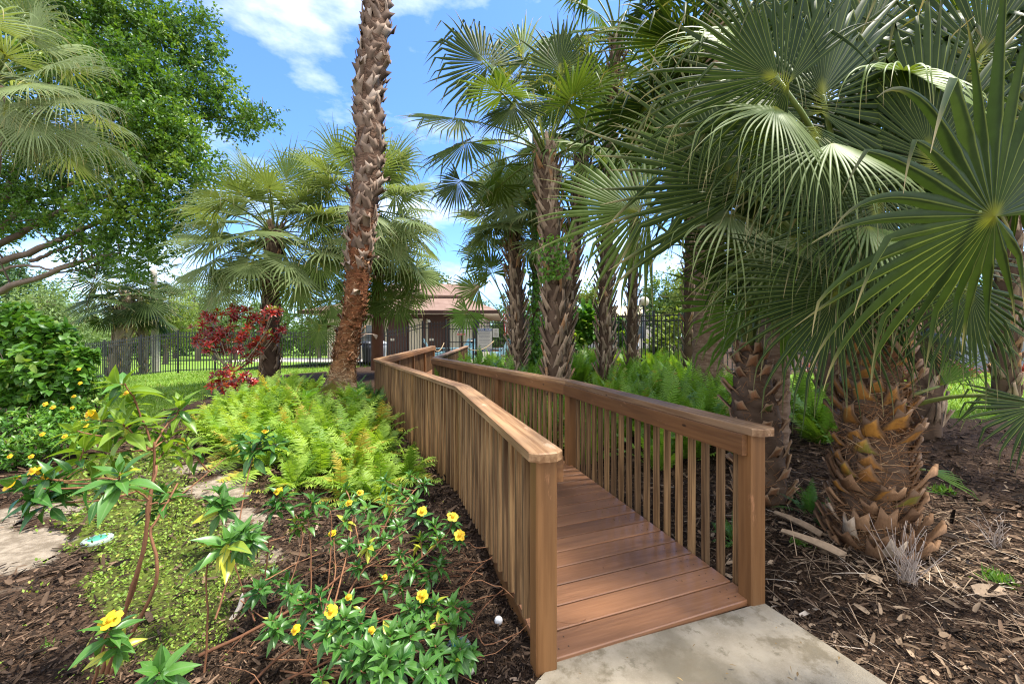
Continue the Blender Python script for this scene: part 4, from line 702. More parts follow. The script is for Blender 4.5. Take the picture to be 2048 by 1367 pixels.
W_ = plain('sign_white', (.62, .60, .54), .5, .3, var=.04); BL = plain('sign_blue', (.025, .075, .27), .5, .3, var=.05); BK = plain('sign_black', (.02, .02, .02), .5, .3); RD = plain('sign_red', (.55, .05, .04), .5, .3, var=.05); GY = plain('sign_print', (.13, .14, .18), .6, .2, var=.05); WH = plain('sign_letter', (.75, .75, .72), .5, .3, var=.02)
def sign(name, label, px0, py0, px1, py1, Y, parts):
    p0 = P(px0, py1, Y); p1 = P(px1, py0, Y); w, h = p1[0] - p0[0], p1[2] - p0[2]; c = (p0 + p1) / 2; t = thing(name, label, 'sign', c)
    mb = MB(); bar(mb, c - ZUP * h / 2, c + ZUP * h / 2, w, .012, A(0, 1, 0), ch=.2); mb.build('board', W_, t, False)
    for nm, mats, fn_ in parts: mb = MB(); fn_(mb, c + A(0, -.009, 0), w, h); mb.build(nm, mats, t, False)
def rect(mb, c, w, h, mat=0): box(mb, c, (w, .004, h), mat=mat)
def band_top(mb, c, w, h): rect(mb, c + A(0, 0, h * .435), w * .95, h * .105)
def band_bot(mb, c, w, h): rect(mb, c - A(0, 0, h * .435), w * .95, h * .105)
def l_top(mb, c, w, h): text(mb, 'POOL RULES', c + A(0, -.004, h * .435), h * .105, width=w * .86, bold=.002)
def l_bot(mb, c, w, h): text(mb, 'NO DIVING', c + A(0, -.004, -h * .435), h * .105, width=w * .86, bold=.002)
def l_body(mb, c, w, h):
    q = np.random.default_rng(3); zz = .33
    for g_n in (3, 3, 1, 1, 1, 1):
        for k in range(g_n):
            x = -.40
            while x < .3 + .1 * q.random() * (k < g_n - 1): wd = q.uniform(.03, .1); rect(mb, c + A((x + wd / 2) * w, .002, zz * h), wd * w, h * .014); x += wd + .015
            zz -= .036
        zz -= .024
    text(mb, 'POOL MAXIMUM', c + A(-.04 * w, 0, -.24 * h), h * .055, width=w * .7)
Ys = 16.72
sign('rules_sign', 'white and blue pool rules sign hung on the fence right of the gate', 955, 656, 984, 703, Ys, [('header_band', BL, band_top), ('footer_band', BL, band_bot), ('header_lettering', WH, l_top), ('footer_lettering', WH, l_bot), ('printed_rules', GY, l_body)])
def l_pp(mb, c, w, h): text(mb, 'PRIVATE', c + A(0, 0, h * .28), h * .3, width=w * .62, bold=.003); text(mb, 'PROPERTY', c + A(0, 0, h * .0), h * .3, width=w * .82, bold=.003)
def b_pp(mb, c, w, h): rect(mb, c - A(0, 0, h * .3), w * .9, h * .26)
def l_nt(mb, c, w, h): text(mb, 'NO TRESPASSING', c + A(0, -.004, -h * .3), h * .15, width=w * .78)
sign('property_sign', 'small white and red private property sign on the gate', 914, 658, 931.5, 670.5, Ys, [('lettering', BK, l_pp), ('red_band', RD, b_pp), ('band_lettering', WH, l_nt)])
def l_3(mb, c, w, h):
    for k in range(8): a_ = k * math.pi / 4; rect(mb, c + A(math.cos(a_) * w * .13, 0, h * .27 + math.sin(a_) * w * .13), w * .1, w * .05)
    for z_ in (.02, -.12, -.2, -.33): rect(mb, c + A(0, 0, z_ * h), w * (.5 + .2 * (z_ < -.1)), h * .03)
sign('notice_board', 'plain cream notice with faint print beside the pool rules sign', 985.5, 656.5, 997.5, 674, Ys, [('print', plain('faint_print', (.33, .29, .24), .6, .2), l_3)])
# ropes slung from the rail ends
M_rope = plain('rope', (.42, .31, .18), .9, .1)
for (a_, b_, m_, lab) in ((P(866, 695, 15.8), P(888, 685, 16.7), P(878, 713, 16.2), 'sagging tan rope at the left rail end of the ramp'), (P(933, 694, 15.8), P(987, 682, 16.6), P(958, 712, 16.0), 'sagging tan rope crossing in front of the pool rules sign')):
    mb = MB(); tube(mb, bez(a_, m_, b_, 14), .017, 6); tag(mb.build('rope', M_rope), lab, 'rope')
# ------------------------------------------------------------------ pool house
M_wall = plain('cream_wall', (.55, .49, .37), .8, .2, var=.08, scale=2); M_trim = plain('brown_trim', (.055, .026, .018), .6, .3); M_soff = plain('cream_soffit', (.56, .50, .40), .8, .2, var=.05)
m, t, o = new_mat('roof_shingle'); tcn = t.nodes.new('ShaderNodeTexCoord'); bk = t.nodes.new('ShaderNodeTexBrick'); sp = t.nodes.new('ShaderNodeSeparateXYZ'); cb = t.nodes.new('ShaderNodeCombineXYZ'); t.links.new(tcn.outputs['Object'], sp.inputs[0]); ad = t.nodes.new('ShaderNodeMath'); t.links.new(sp.outputs[0], ad.inputs[0]); t.links.new(sp.outputs[1], ad.inputs[1]); t.links.new(ad.outputs[0], cb.inputs[0]); t.links.new(sp.outputs[2], cb.inputs[1]); t.links.new(cb.outputs[0], bk.inputs[0])
bk.inputs['Color1'].default_value = (.16, .098, .075, 1); bk.inputs['Color2'].default_value = (.26, .175, .14, 1); bk.inputs['Mortar'].default_value = (.09, .045, .035, 1); bk.inputs['Scale'].default_value = 1; bk.inputs['Brick Width'].default_value = .3; bk.inputs['Row Height'].default_value = .09; bk.inputs['Mortar Size'].default_value = .008
princ(t, o, mixc(t, noise(t, 1.5), bk.outputs[0], (.26, .175, .135)), .9, .1); M_roof = m
ph = thing('pool_house', 'low cream pool house with a stepped reddish shingle roof behind the gate', 'building', (-5, 20, .3))
X0, X1, Y0, Y1, ZE, zb = -9.6, -1.5, 20.8, 27.5, 2.62, .3
mb = MB(); box(mb, ((X0 + X1) / 2, (Y0 + Y1) / 2, (ZE + zb) / 2), (X1 - X0, Y1 - Y0, ZE - zb)); mb.build('wall', M_wall, ph, False)
e = 1.0; ex0, ex1, ey0, ey1 = X0 - e, X1 + e - .15, Y0 - e, Y1 + e
mb = MB(); r0 = [(ex0, ey0, ZE + .12), (ex1, ey0, ZE + .12), (ex1, ey1, ZE + .12), (ex0, ey1, ZE + .12)]; r1 = [(ex0 + 3.2, ey0 + 2.2, ZE + .98), (ex1 - 1.9, ey0 + 2.2, ZE + .98), (ex1 - 1.9, ey1 - 2.2, ZE + .98), (ex0 + 3.2, ey1 - 2.2, ZE + .98)]
mb.add(r0 + r1, [(i, (i + 1) % 4, 4 + (i + 1) % 4, 4 + i) for i in range(4)] + [(4, 5, 6, 7)]); mb.build('lower_roof', M_roof, ph, False)
mb = MB(); ux0, ux1, uy0, uy1 = ex0 + 3.0, ex1 - 2.05, ey0 + 2.05, ey1 - 2.05; um = (uy0 + uy1) / 2; zu, zr = ZE + 1.0, ZE + 1.92
v = [(ux0, uy0, zu), (ux1, uy0, zu), (ux1, uy1, zu), (ux0, uy1, zu), (ux0 + .3, um, zr), (ux1 + .8, um, zr)]; v2 = [(x, y, z + .1) for x, y, z in v]
mb.add(v + v2, [(6, 7, 11, 10), (9, 10, 11, 8), (0, 1, 7, 6), (2, 3, 9, 8), (1, 5, 11, 7), (5, 2, 8, 11), (4, 0, 6, 10), (3, 4, 10, 9)]); mb.add(v, np.array([(0, 4, 5, 1), (2, 5, 4, 3)])); mb.build('upper_roof', M_roof, ph, False)
mb = MB(); box(mb, (ux1 - .12, um, zu + .28), (.06, (uy1 - uy0) * .62, .5)); mb.build('gable_wall', M_trim, ph, False)
mb = MB(); 
for a_, b_ in zip(r0, r0[1:] + r0[:1]): bar(mb, A(*a_) - A(0, 0, .07), A(*b_) - A(0, 0, .07), .05, .17, ch=.05)
mb.build('fascia', M_trim, ph, False)
mb = MB(); mb.add([(x, y, ZE - .02) for x, y, z in r0], [(0, 3, 2, 1)]); mb.build('soffit', M_soff, ph, False)
mb = MB(); box(mb, ((X0 + X1) / 2, Y0 - .03, ZE - .13), (X1 - X0 + .1, .07, .22)); mb.build('beam', M_trim, ph, False)
for x in (-8.55, -6.7, -5.5, -4.55, -3.3, -2.6, -1.95):
    mb = MB(); box(mb, (x, Y0 - .06, 1.4), (.13, .12, 2.25)); mb.build('timber_post', M_trim, ph, False)
for x, ww in ((-5.9, 1.05), (-3.9, .9)):
    mb = MB(); box(mb, (x, Y0 - .02, 1.35), (ww, .06, 2.1)); dr = mb.build('door', M_trim, ph, False); mb = MB(); box(mb, (x - ww * .3, Y0 - .06, 1.3), (.22, .02, .12)); mb.build('door_plate', plain('plate', (.55, .5, .42), .5), dr, False); dr.children[0].location = (0, 0, 0)
for x in (-7.6,):
    mb = MB(); box(mb, (x, Y0 - .01, 1.6), (1.0, .05, .9)); wn = mb.build('window', plain('window_glass', (.04, .05, .055), .1, .6), ph, False); mb = MB()
    for dx in (-.52, 0, .52): box(mb, (x + dx, Y0 - .05, 1.6), (.05, .05, .98))
    for dz in (-.47, .47): box(mb, (x, Y0 - .052, 1.6 + dz), (1.09, .05, .05))
    mb.build('window_frame', M_soff, wn, False).location = (0, 0, 0)
mb = MB(); tube(mb, [(-4.3, Y0 - .1, 2.3), (-4.3, Y0 - .25, 2.28), (-4.2, Y0 - .4, 2.22)], .05, 8); tag(mb.build('flood_light', WH), 'small white flood light under the pool house eave', 'light')
# paved pool deck behind the fence
mb = MB(); mb.add([(-13, 17.6, .335), (9, 17.4, .335), (9, 21, .335), (-13, 21, .335)], [(0, 1, 2, 3)]); kind(mb.build('pavement', plain('pale_paving', (.5, .45, .38), .9, .1, var=.1, scale=3)), 'structure')
# blue slatted chairs
M_chair = plain('blue_plastic', (.20, .36, .42), .5, .3, var=.1)
def chair(x, y, rz, lab, sc=1.):
    c = thing('slat_chair', lab, 'chair', (x, y, .34), 'blue chairs by the pool house'); c.rotation_euler[2] = rz; c.scale = (sc,) * 3; O0 = dict(loc=(0, 0, 0))
    mb = MB()
    for k in range(5):
        u_ = (k - 2) * .105; bar(mb, (u_, .22, .30), (u_ * 1.12, .62, 1.02 - .03 * (k - 2) ** 2), .09, .02, A(0, -1, .5)); 
    mb.build('backrest', M_chair, c, False, **O0); mb = MB()
    for k in range(6): bar(mb, (-.27, -.32 + k * .1, .38 - k * .018), (.27, -.32 + k * .1, .38 - k * .018), .085, .02)
    mb.build('seat', M_chair, c, False, **O0)
    for s_ in (-1, 1):
        mb = MB(); bar(mb, (s_ * .33, -.38, .56), (s_ * .33, .36, .54), .1, .022); mb.build('armrest', M_chair, c, False, **O0); mb = MB(); bar(mb, (s_ * .31, -.34, 0), (s_ * .31, -.34, .55), .09, .025, A(0, 1, 0)); mb.build('leg', M_chair, c, False, **O0); mb = MB(); bar(mb, (s_ * .27, -.3, .36), (s_ * .27, .6, .02), .025, .1); mb.build('leg', M_chair, c, False, **O0)
for (px, Y, rz, lab) in ((874, 19, 1.9, 'light blue slatted chair left of the gate, seen from the side'), (914, 19.2, -1.1, 'first of three light blue chairs in a row under the property sign'), (920, 19.5, -1.1, 'middle of three light blue chairs in a row under the property sign'), (926.5, 19.8, -1.1, 'last of three light blue chairs in a row under the property sign'), (934.5, 19.2, -.6, 'light blue chair behind the gate latch'), (1001, 18.6, -2.3, 'pale blue slatted chair right of the pool rules sign')): chair(P(px, 690, Y)[0], Y, rz, lab)
mb = MB(); b = P(999, 690, 18.4); mb = MB()
# flag on a short pole
fl_ = thing('flag', 'striped red and white flag with a blue corner hanging by the fence end', 'flag', P(1010, 660, 17.6)); p0 = P(1013, 628, 17.6); mb = MB(); tube(mb, [p0 - A(.28, 0, .35), p0 + A(.06, 0, .1)], .014, 6); mb.build('pole', WH, fl_)
for k in range(7):
    mb = MB(); g_ = 7
    xs = p0[0] - .16 + .045 * k; pts = []
    for j in range(12): z_ = p0[2] + .02 - .085 * j; y_ = p0[1] + .03 * math.sin(k * 1.3 + j * .5); pts.append((xs + .02 * j * .35, y_, z_)); pts.append((xs + .045 + .02 * j * .35, p0[1] + .03 * math.sin((k + 1) * 1.3 + j * .5), z_ - .012))
    mb.add(pts, [(2 * j, 2 * j + 1, 2 * j + 3, 2 * j + 2) for j in range(11)])
    if k >= 4: mb.f = [(f[:4], 1) for f, _ in mb.f[:1]] + [(f[4:], 0) for f, _ in mb.f[:1]]
    mb.build('stripe', [RD if k % 2 == 0 else WH, BL], fl_)
# bins
for px, Y, lab, col in ((735, 17.6, 'black round bin left of the brown palm trunk by the fence', (.02, .02, .022)), (762, 17.8, 'grey lidded bin right of the brown palm trunk by the fence', (.25, .27, .28))):
    b = P(px, 700, Y); tb = thing('litter_bin', lab, 'bin', (b[0], Y, .34)); mb = MB(); tube(mb, [(b[0], Y, .34), (b[0], Y, .9), (b[0], Y, 1.12)], [.2, .23, .24], 16); mb.build('bin_body', plain('bin', col, .4), tb); mb = MB(); tube(mb, [(b[0], Y, 1.12), (b[0], Y, 1.18), (b[0], Y, 1.24)], [.26, .25, .12], 16); mb.build('lid', plain('bin_lid', tuple(c * 1.6 for c in col), .4), tb)
# lamp post with a globe
b = P(1288, 690, 14.5); lp = thing('lamp_post', 'black lamp post with a round cream globe behind the right fence', 'lamp', (b[0], b[1], .3)); mb = MB(); tube(mb, [(b[0], b[1], .3), (b[0], b[1], .9), (b[0], b[1], 2.52)], [.07, .05, .045], 10); tube(mb, [(b[0], b[1], 2.5), (b[0], b[1], 2.56)], [.09, .09], 12); mb.build('pole', M_blk, lp)
mb = MB(); g_ = np.linspace(0, math.pi, 12); tube(mb, [(b[0], b[1], 2.70 - .18 * math.cos(x)) for x in g_], [max(.004, .18 * math.sin(x)) for x in g_], 18); mb.build('globe', plain('globe', (.72, .62, .46), .3, .4, var=.02), lp)
# closed blue parasol and the pale building beyond the pool
b = P(1268, 690, 17); ub = thing('parasol', 'closed pale blue parasol standing beyond the right fence', 'parasol', (b[0], b[1], .3)); mb = MB(); tube(mb, [(b[0], b[1], .3), (b[0], b[1], 2.25)], .025, 8); mb.build('pole', WH, ub); mb = MB(); tube(mb, [(b[0], b[1], .9), (b[0], b[1], 1.3), (b[0], b[1], 1.9), (b[0], b[1], 2.2)], [.2, .17, .10, .03], 9); mb.build('canopy', plain('blue_canvas', (.40, .50, .62), .9, .1), ub)
bb = thing('clubhouse', 'pale cream building with a low tan roof beyond the pool', 'building', (P(1265, 680, 42)[0], 42, .3)); cx = P(1262, 680, 42)[0]; mb = MB(); box(mb, (cx, 45, 2.0), (7.5, 6, 3.6)); mb.build('wall', plain('white_wall', (.72, .67, .58), .8, .1, var=.06), bb, False)
mb = MB(); mb.add([(cx - 4.2, 41.4, 3.75), (cx + 4.2, 41.4, 3.75), (cx + 4.2, 48.6, 3.75), (cx - 4.2, 48.6, 3.75), (cx - 2, 45, 5.0), (cx + 2, 45, 5.0)], np.array([(0, 1, 5, 4), (2, 3, 4, 5)])); mb.add([(cx + 4.2, 41.4, 3.75), (cx + 4.2, 48.6, 3.75), (cx + 2, 45, 5.0), (cx - 4.2, 48.6, 3.75), (cx - 4.2, 41.4, 3.75), (cx - 2, 45, 5.0)], np.array([(0, 1, 2), (3, 4, 5)])); mb.build('roof', plain('tan_roof', (.50, .42, .28), .9, .1, var=.1), bb, False)
for k in range(4): mb = MB(); box(mb, (cx - 2.8 + k * 1.8, 41.98, 2.0), (.9, .06, 1.3)); mb.build('window', plain('dark_glass', (.1, .12, .13), .15, .5), bb, False)
# grey panel wall seen at the far right beyond the lawn
bw = thing('storage_shed', 'blue-grey vertical board shed glimpsed through leaves at the right edge', 'shed', (P(1990, 690, 13)[0], 13, .25)); xx = P(1990, 690, 13)[0]; mb = MB()
for k in range(14): box(mb, (xx - 1 + k * .2, 13.6, 1.3), (.185, 1.0 + .04 * (k % 2), 2.2))
mb.build('wall', plain('grey_boards', (.17, .19, .23), .7, .2), bw, False); mb = MB(); box(mb, (xx + .3, 13.6, 2.45), (3.1, 1.4, .1)); mb.build('roof', M_trim, bw, False)

# ------------------------------------------------------------------ trees
def leafq(mb, p, d, n, L, W, tint, mat=0):
    p = np.asarray(p, float); N = len(p); d = nrm(d); n = nrm(n - d * (n * d).sum(-1, keepdims=True)); s = np.cross(d, n); L = np.broadcast_to(L, (N,))[:, None]; W = np.broadcast_to(W, (N,))[:, None]
    v = np.stack([p, p + d * L * .45 - s * W * .5 + n * W * .12, p + d * L - n * L * .12, p + d * L * .45 + s * W * .5 + n * W * .12], 1); att_ = np.zeros((N, 4, 3)); att_[..., 0] = np.asarray(tint)[:, None]; att_[:, 2, 1] = 1
    mb.add(v.reshape(-1, 3), np.arange(N * 4).reshape(-1, 4), att_.reshape(-1, 3), mat)
def cloud(mb, cl, n, L, W, seed, per=14, tw=.35, up=.35, droop=0., shell=.6, mat=0, clj=.25, ctv=0.):
    """cl: (centre, (rx, ry, rz)) clumps; n leaves shared by volume^(2/3), set in twig-like bunches"""
    q = np.random.default_rng(seed); wt = np.array([r[0] * r[2] for _, r in cl]) ; wt = wt / wt.sum()
    for (c, r), f in zip(cl, wt):
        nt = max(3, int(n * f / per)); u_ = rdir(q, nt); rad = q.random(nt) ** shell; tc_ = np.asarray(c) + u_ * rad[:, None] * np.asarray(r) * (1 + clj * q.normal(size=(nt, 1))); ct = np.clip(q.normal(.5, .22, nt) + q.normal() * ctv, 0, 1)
        od = nrm(u_ * A(1, 1, .6) + ZUP * .2 + rdir(q, nt) * .6); k = np.repeat(np.arange(nt), per); sdist = q.random(len(k)); p = tc_[k] + od[k] * (sdist * tw)[:, None] + q.normal(0, tw * .16, (len(k), 3))
        d = nrm(od[k] * .6 + rdir(q, len(k)) - ZUP * droop); nn = rdir(q, len(k)) + ZUP * up * 3
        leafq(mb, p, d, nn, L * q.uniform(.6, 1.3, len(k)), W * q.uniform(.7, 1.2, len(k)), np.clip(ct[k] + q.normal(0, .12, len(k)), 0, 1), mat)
M_tb = attm('tree_bark', (.10, .075, .055), (.22, .17, .13), .9, .1, scale=10, bumps=.4, stretch=(1, 1, .3))
def tree(label, base, top, cl, n, L, W, mat, seed, tr=.2, group=None, limbs=True, bark=None, name='tree', sub=0, **kw):
    b = np.asarray(base, float); t_ = thing(name, label, 'tree', b, group); mb = MB(); q = np.random.default_rng(seed); top = np.asarray(top, float); tp = spl([b - ZUP * .2, b + (top - b) * .4 + rdir(q, 1)[0] * tr, top], 14); tube(mb, tp, np.linspace(tr * 1.25, tr * .6, 14), 10, (.5, 0, 0))
    if limbs:
        for c, r in cl:
            s0 = tp[q.integers(6, 14)]; c = np.asarray(c, float); L_ = np.linalg.norm(c - s0); mid = (s0 + c) / 2 + ZUP * L_ * .08 + rdir(q, 1)[0] * L_ * .1; bb_ = bez(s0, mid, c, 9); tube(mb, bb_, np.linspace(tr * .42, tr * .10, 9), 6, (q.random(), 0, 0))
            for k in range(5): e_ = c + rdir(q, 1)[0] * np.asarray(r) * .9; s1 = bb_[q.integers(4, 9)]; tube(mb, bez(s1, (s1 + e_) / 2 + rdir(q, 1)[0] * .1 * L_ * .3, e_, 5), np.linspace(tr * .12, tr * .03, 5), 4, (q.random(), 0, 0))
    mb.build('trunk', bark or M_tb, t_); mb = MB(); cloud(mb, cl, n, L, W, seed + 1, **kw); mb.build('crown', mat, t_, False); return t_
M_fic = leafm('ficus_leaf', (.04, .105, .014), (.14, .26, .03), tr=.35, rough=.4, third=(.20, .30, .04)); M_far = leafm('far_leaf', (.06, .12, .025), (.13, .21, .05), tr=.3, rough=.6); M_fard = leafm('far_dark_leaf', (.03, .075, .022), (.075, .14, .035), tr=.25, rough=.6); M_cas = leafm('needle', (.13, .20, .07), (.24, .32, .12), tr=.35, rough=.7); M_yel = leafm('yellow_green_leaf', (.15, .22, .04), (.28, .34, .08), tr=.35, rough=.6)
def cp(l, ry=.7): return [(P(a, b, Y), (r * Y / F, r * Y / F * ry, r * Y / F * .85)) for a, b, Y, r in l]
big = [(30, 40, 12, 95), (130, 40, 12.4, 95), (230, 40, 12.8, 85), (300, 60, 13, 55), (345, 110, 13.2, 48), (395, 70, 13.6, 36), (420, 40, 13.8, 20), (405, 125, 13.6, 40), (210, 150, 12, 85), (290, 170, 12.4, 70), (345, 215, 12.9, 50), (400, 190, 13.4, 42), (440, 170, 13.6, 30), (455, 225, 13.6, 36), (495, 240, 13.6, 28), (530, 238, 13.6, 22), (470, 262, 13.6, 22), (300, 265, 12, 75), (365, 290, 12.2, 52), (395, 345, 12.2, 48), (330, 360, 12, 70), (245, 340, 11.8, 80), (260, 230, 11.8, 80), (130, 140, 12, 85), (150, 330, 12.3, 70), (60, 330, 12.4, 80), (290, 430, 11.8, 62), (365, 425, 12, 40), (210, 420, 11.9, 60), (120, 425, 12.4, 55), (30, 420, 12.6, 60), (260, 505, 11.9, 52), (320, 480, 12, 36), (170, 500, 12.3, 42), (-40, 200, 12.4, 110), (-60, 420, 13, 90), (330, 30, 13.4, 30)]
bt = tree('huge spreading dark green shade tree filling the upper left corner', (-9.6 - 8.5, 13, -.3), P(-200, 420, 13), cp(big), 82000, .135, .075, M_fic, 201, tr=.38, limbs=False, per=15, tw=.36, shell=.34, clj=.12, ctv=.22)  # ctv shifts tint clump by clump, painting sunlit and darker clumps into leaf colour
q = np.random.default_rng(9); mb = MB()
for pts, r0 in (([(-300, 640, 13), (-60, 600, 12.6), (60, 560, 12.4), (160, 525, 12.2), (240, 505, 12)], .13), ([(-250, 560, 13), (-20, 530, 12.6), (90, 490, 12.3), (170, 455, 12.1), (260, 420, 12)], .13), ([(-20, 500, 12.8), (60, 455, 12.5), (130, 420, 12.2), (230, 385, 12), (330, 350, 12)], .10), ([(60, 520, 12.5), (150, 490, 12.4), (230, 470, 12.3)], .06), ([(-200, 500, 13), (-20, 420, 12.6), (40, 330, 12.5), (80, 200, 12.5), (130, 90, 12.5)], .16), ([(40, 330, 12.6), (150, 260, 12.5), (240, 190, 12.5), (320, 110, 13)], .10), ([(150, 260, 12.6), (260, 250, 12.9), (360, 240, 13.2), (440, 235, 13.6), (525, 240, 13.6)], .065), ([(260, 250, 12.9), (340, 190, 13.2), (395, 110, 13.6)], .05), ([(-20, 545, 12.6), (60, 530, 12.5), (130, 545, 12.4), (200, 525, 12.3)], .05), ([(0, 460, 12.7), (60, 400, 12.6), (160, 360, 12.3), (300, 300, 12.2)], .08)):
    c_ = spl([P(*p) for p in pts], 18) + q.normal(0, .02, (18, 3)); tube(mb, c_, np.linspace(r0, r0 * .3, 18), 8, (q.random(), 0, 0))
    for k in range(7): s1 = c_[q.integers(5, 18)]; e_ = s1 + rdir(q, 1, .3)[0] * q.uniform(.5, 1.4); tube(mb, bez(s1, (s1 + e_) / 2 + ZUP * .1, e_, 6), np.linspace(r0 * .25, .008, 6), 5, (q.random(), 0, 0))
mb.build('limb', M_tb, bt)
gB = 'trees beyond the lawn'
def ball(px, py, Y, r, seed, n=6, ry=.7):
    q = np.random.default_rng(seed); return cp([(px + q.normal() * r * .5, py + q.normal() * r * .4, Y + q.normal() * .4, r * q.uniform(.45, .75)) for _ in range(n)], ry)
k = 0
for (px, top, Y, r, L, W, mat, n, lab) in ((20, 600, 30, 75, .32, .12, M_fard, 7000, 'dark bushy tree at the left edge beyond the fence'), (95, 610, 28, 60, .30, .11, M_cas, 6000, 'feathery pale green tree left of the fat palm trunk'), (60, 650, 34, 60, .30, .14, M_fard, 5000, 'low dark tree with brown trunk showing above the fence'), (165, 640, 40, 45, .45, .08, M_cas, 5000, 'wispy green tree just left of the fat palm trunk'), (330, 640, 40, 48, .45, .10, M_yel, 5000, 'light green drooping tree right of the palm pair beyond the fence'), (395, 590, 55, 55, .7, .10, M_cas, 4500, 'tall thin feathery pine above the lawn left of the croton'), (470, 585, 60, 55, .8, .10, M_cas, 4500, 'tall thin feathery pine behind the red croton'), (430, 655, 58, 40, .6, .22, M_far, 3000, 'low rounded tree at the far lawn edge behind the croton'), (255, 660, 60, 55, .7, .25, M_far, 3000, 'rounded tree far behind the palm pair'), (350, 675, 64, 30, .6, .25, M_fard, 2500, 'dark hedge-like tree at the far lawn edge'), (560, 640, 55, 55, .7, .25, M_far, 3000, 'green tree behind the left palms and fence'), (640, 630, 48, 55, .6, .22, M_far, 3000, 'green tree showing between the left palms'), (-60, 610, 36, 90, .35, .14, M_fard, 5000, 'tall dark tree just outside the left edge'), (860, 565, 42, 42, .4, .16, M_far, 4500, 'leafy tree crown rising behind the pool house roof'), (1020, 640, 38, 40, .4, .16, M_far, 3500, 'tree behind the pool house right corner'), (1165, 600, 36, 38, .4, .14, M_yel, 3500, 'yellow-green tree beyond the pool between the thick trunks'), (1340, 590, 34, 60, .4, .14, M_far, 5000, 'tree behind the globe lamp on the right'), (1400, 560, 30, 70, .35, .12, M_yel, 5000, 'light tree behind the near leaves right of the lamp'), (940, 640, 46, 34, .4, .16, M_far, 2500, 'tree showing past the pool house eave'), (1500, 600, 30, 90, .35, .14, M_far, 5000, 'tree behind the short stubbed palm'), (1700, 560, 28, 110, .35, .14, M_fard, 6000, 'dark tree closing the view behind the orange-stubbed palm'), (1950, 560, 26, 120, .33, .13, M_far, 6000, 'tree at the far right beyond the lawn strip'), (1090, 650, 44, 40, .4, .16, M_yel, 2500, 'low light tree between the slim and thick trunks')):
    k += 1; b = P(px, 700, Y); z0 = float(zt(b[0], Y)); tree(lab, (b[0], Y, z0), P(px, top + r * .3, Y), ball(px, top + r * .1, Y, r, 300 + k, 8) + ball(px, min(top + r * 1.1, 670), Y, r * .9, 350 + k, 5), n, L, W, mat, 400 + k, tr=.14 + Y * .002, group=gB, per=12, tw=.6 if mat is not M_cas else 1.1, droop=.6 if mat is M_cas else .1, up=.1)
# low shrubs by the right fence, hedge line along the far lawn
def shrub(name, label, cl, n, L, W, mat, seed, base, stems=10, group=None, cat='shrub', leaf5=True, prof=(.3, 1, .8, .05), flowers=None, sm_=.009, **kw):
    s_ = thing(name, label, cat, base, group); q = np.random.default_rng(seed); mb = MB(); b = np.asarray(base, float)
    for k in range(stems): c, r = cl[k % len(cl)]; e_ = np.asarray(c) + rdir(q, 1)[0] * np.asarray(r) * .7; tube(mb, bez(b + A(q.normal() * .08, q.normal() * .08, 0), (b + e_) / 2 + rdir(q, 1)[0] * .12, e_, 7), np.linspace(sm_ * 1.5, sm_ * .4, 7), 5, (q.random(), 0, 0))
    mb.build('stem', M_tb, s_); mb = MB()
    if leaf5:
        for c, r in cl:
            m_ = int(n / len(cl) / 8); u_ = rdir(q, m_); tc_ = np.asarray(c) + u_ * (q.random(m_) ** .45)[:, None] * np.asarray(r); kk = np.repeat(np.arange(m_), 8); ct = q.random(m_); od = nrm(u_ + ZUP * .5)
            leaf_batch(mb, tc_[kk] + q.normal(0, L * .25, (len(kk), 3)), nrm(od[kk] * .7 + rdir(q, len(kk))), rdir(q, len(kk)) * .6 + ZUP * .8 + od[kk] * .5, L * q.uniform(.6, 1.25, len(kk)), W * q.uniform(.7, 1.2, len(kk)), prof, .3, .15, np.clip(ct[kk] + q.normal(0, .15, len(kk)), 0, 1))
    else: cloud(mb, cl, n, L, W, seed, **kw)
    mb.build('foliage', mat, s_); return s_
M_bush = leafm('bush_leaf', (.06, .17, .015), (.15, .31, .035), tr=.4, rough=.4, third=(.28, .37, .06)); M_hib = leafm('hibiscus_leaf', (.055, .16, .018), (.15, .31, .04), tr=.35, rough=.38, third=(.26, .38, .06))
shrub('broad_leaf_shrub', 'bright green broad-leaved shrub against the right fence between two trunks', cp([(1150, 640, 13.2, 26), (1170, 665, 13.2, 24), (1140, 675, 13, 24), (1178, 630, 13.3, 20)]), 900, .26, .17, M_bush, 501, (P(1160, 700, 13.2)[0], 13.2, .3))
shrub('garden_shrub', 'light leafy shrub behind the fence under the lamp', cp([(1340, 660, 13, 36), (1380, 640, 13, 36), (1320, 690, 12.6, 26)]), 900, .2, .1, M_yel, 502, (P(1340, 700, 13)[0], 13, .3))
shrub('garden_shrub', 'green shrub behind the fence right of the stubbed grey palm', cp([(1245, 680, 13.6, 22), (1235, 650, 13.8, 14)]), 500, .16, .1, M_bush, 503, (P(1245, 700, 13.6)[0], 13.6, .3))
hd = MB(); cloud(hd, [(A(x, 74 + 3 * math.sin(x), 1.0 + .5 * math.sin(x * .7)), (3.6, 2.5, 2.6)) for x in np.arange(-95, -6, 3.2)], 22000, .9, .4, 77, per=10, tw=1.2); kind(hd.build('woods', M_far, None, False), 'stuff')
hd = MB(); cloud(hd, [(A(x, 52 + 3 * math.sin(x), 2.0 + .8 * math.sin(x * .7)), (3.6, 2.5, 2.6)) for x in np.arange(-4, 75, 3.4)], 18000, .6, .3, 78, per=10, tw=1.2); kind(hd.build('woods', M_far, None, False), 'stuff')
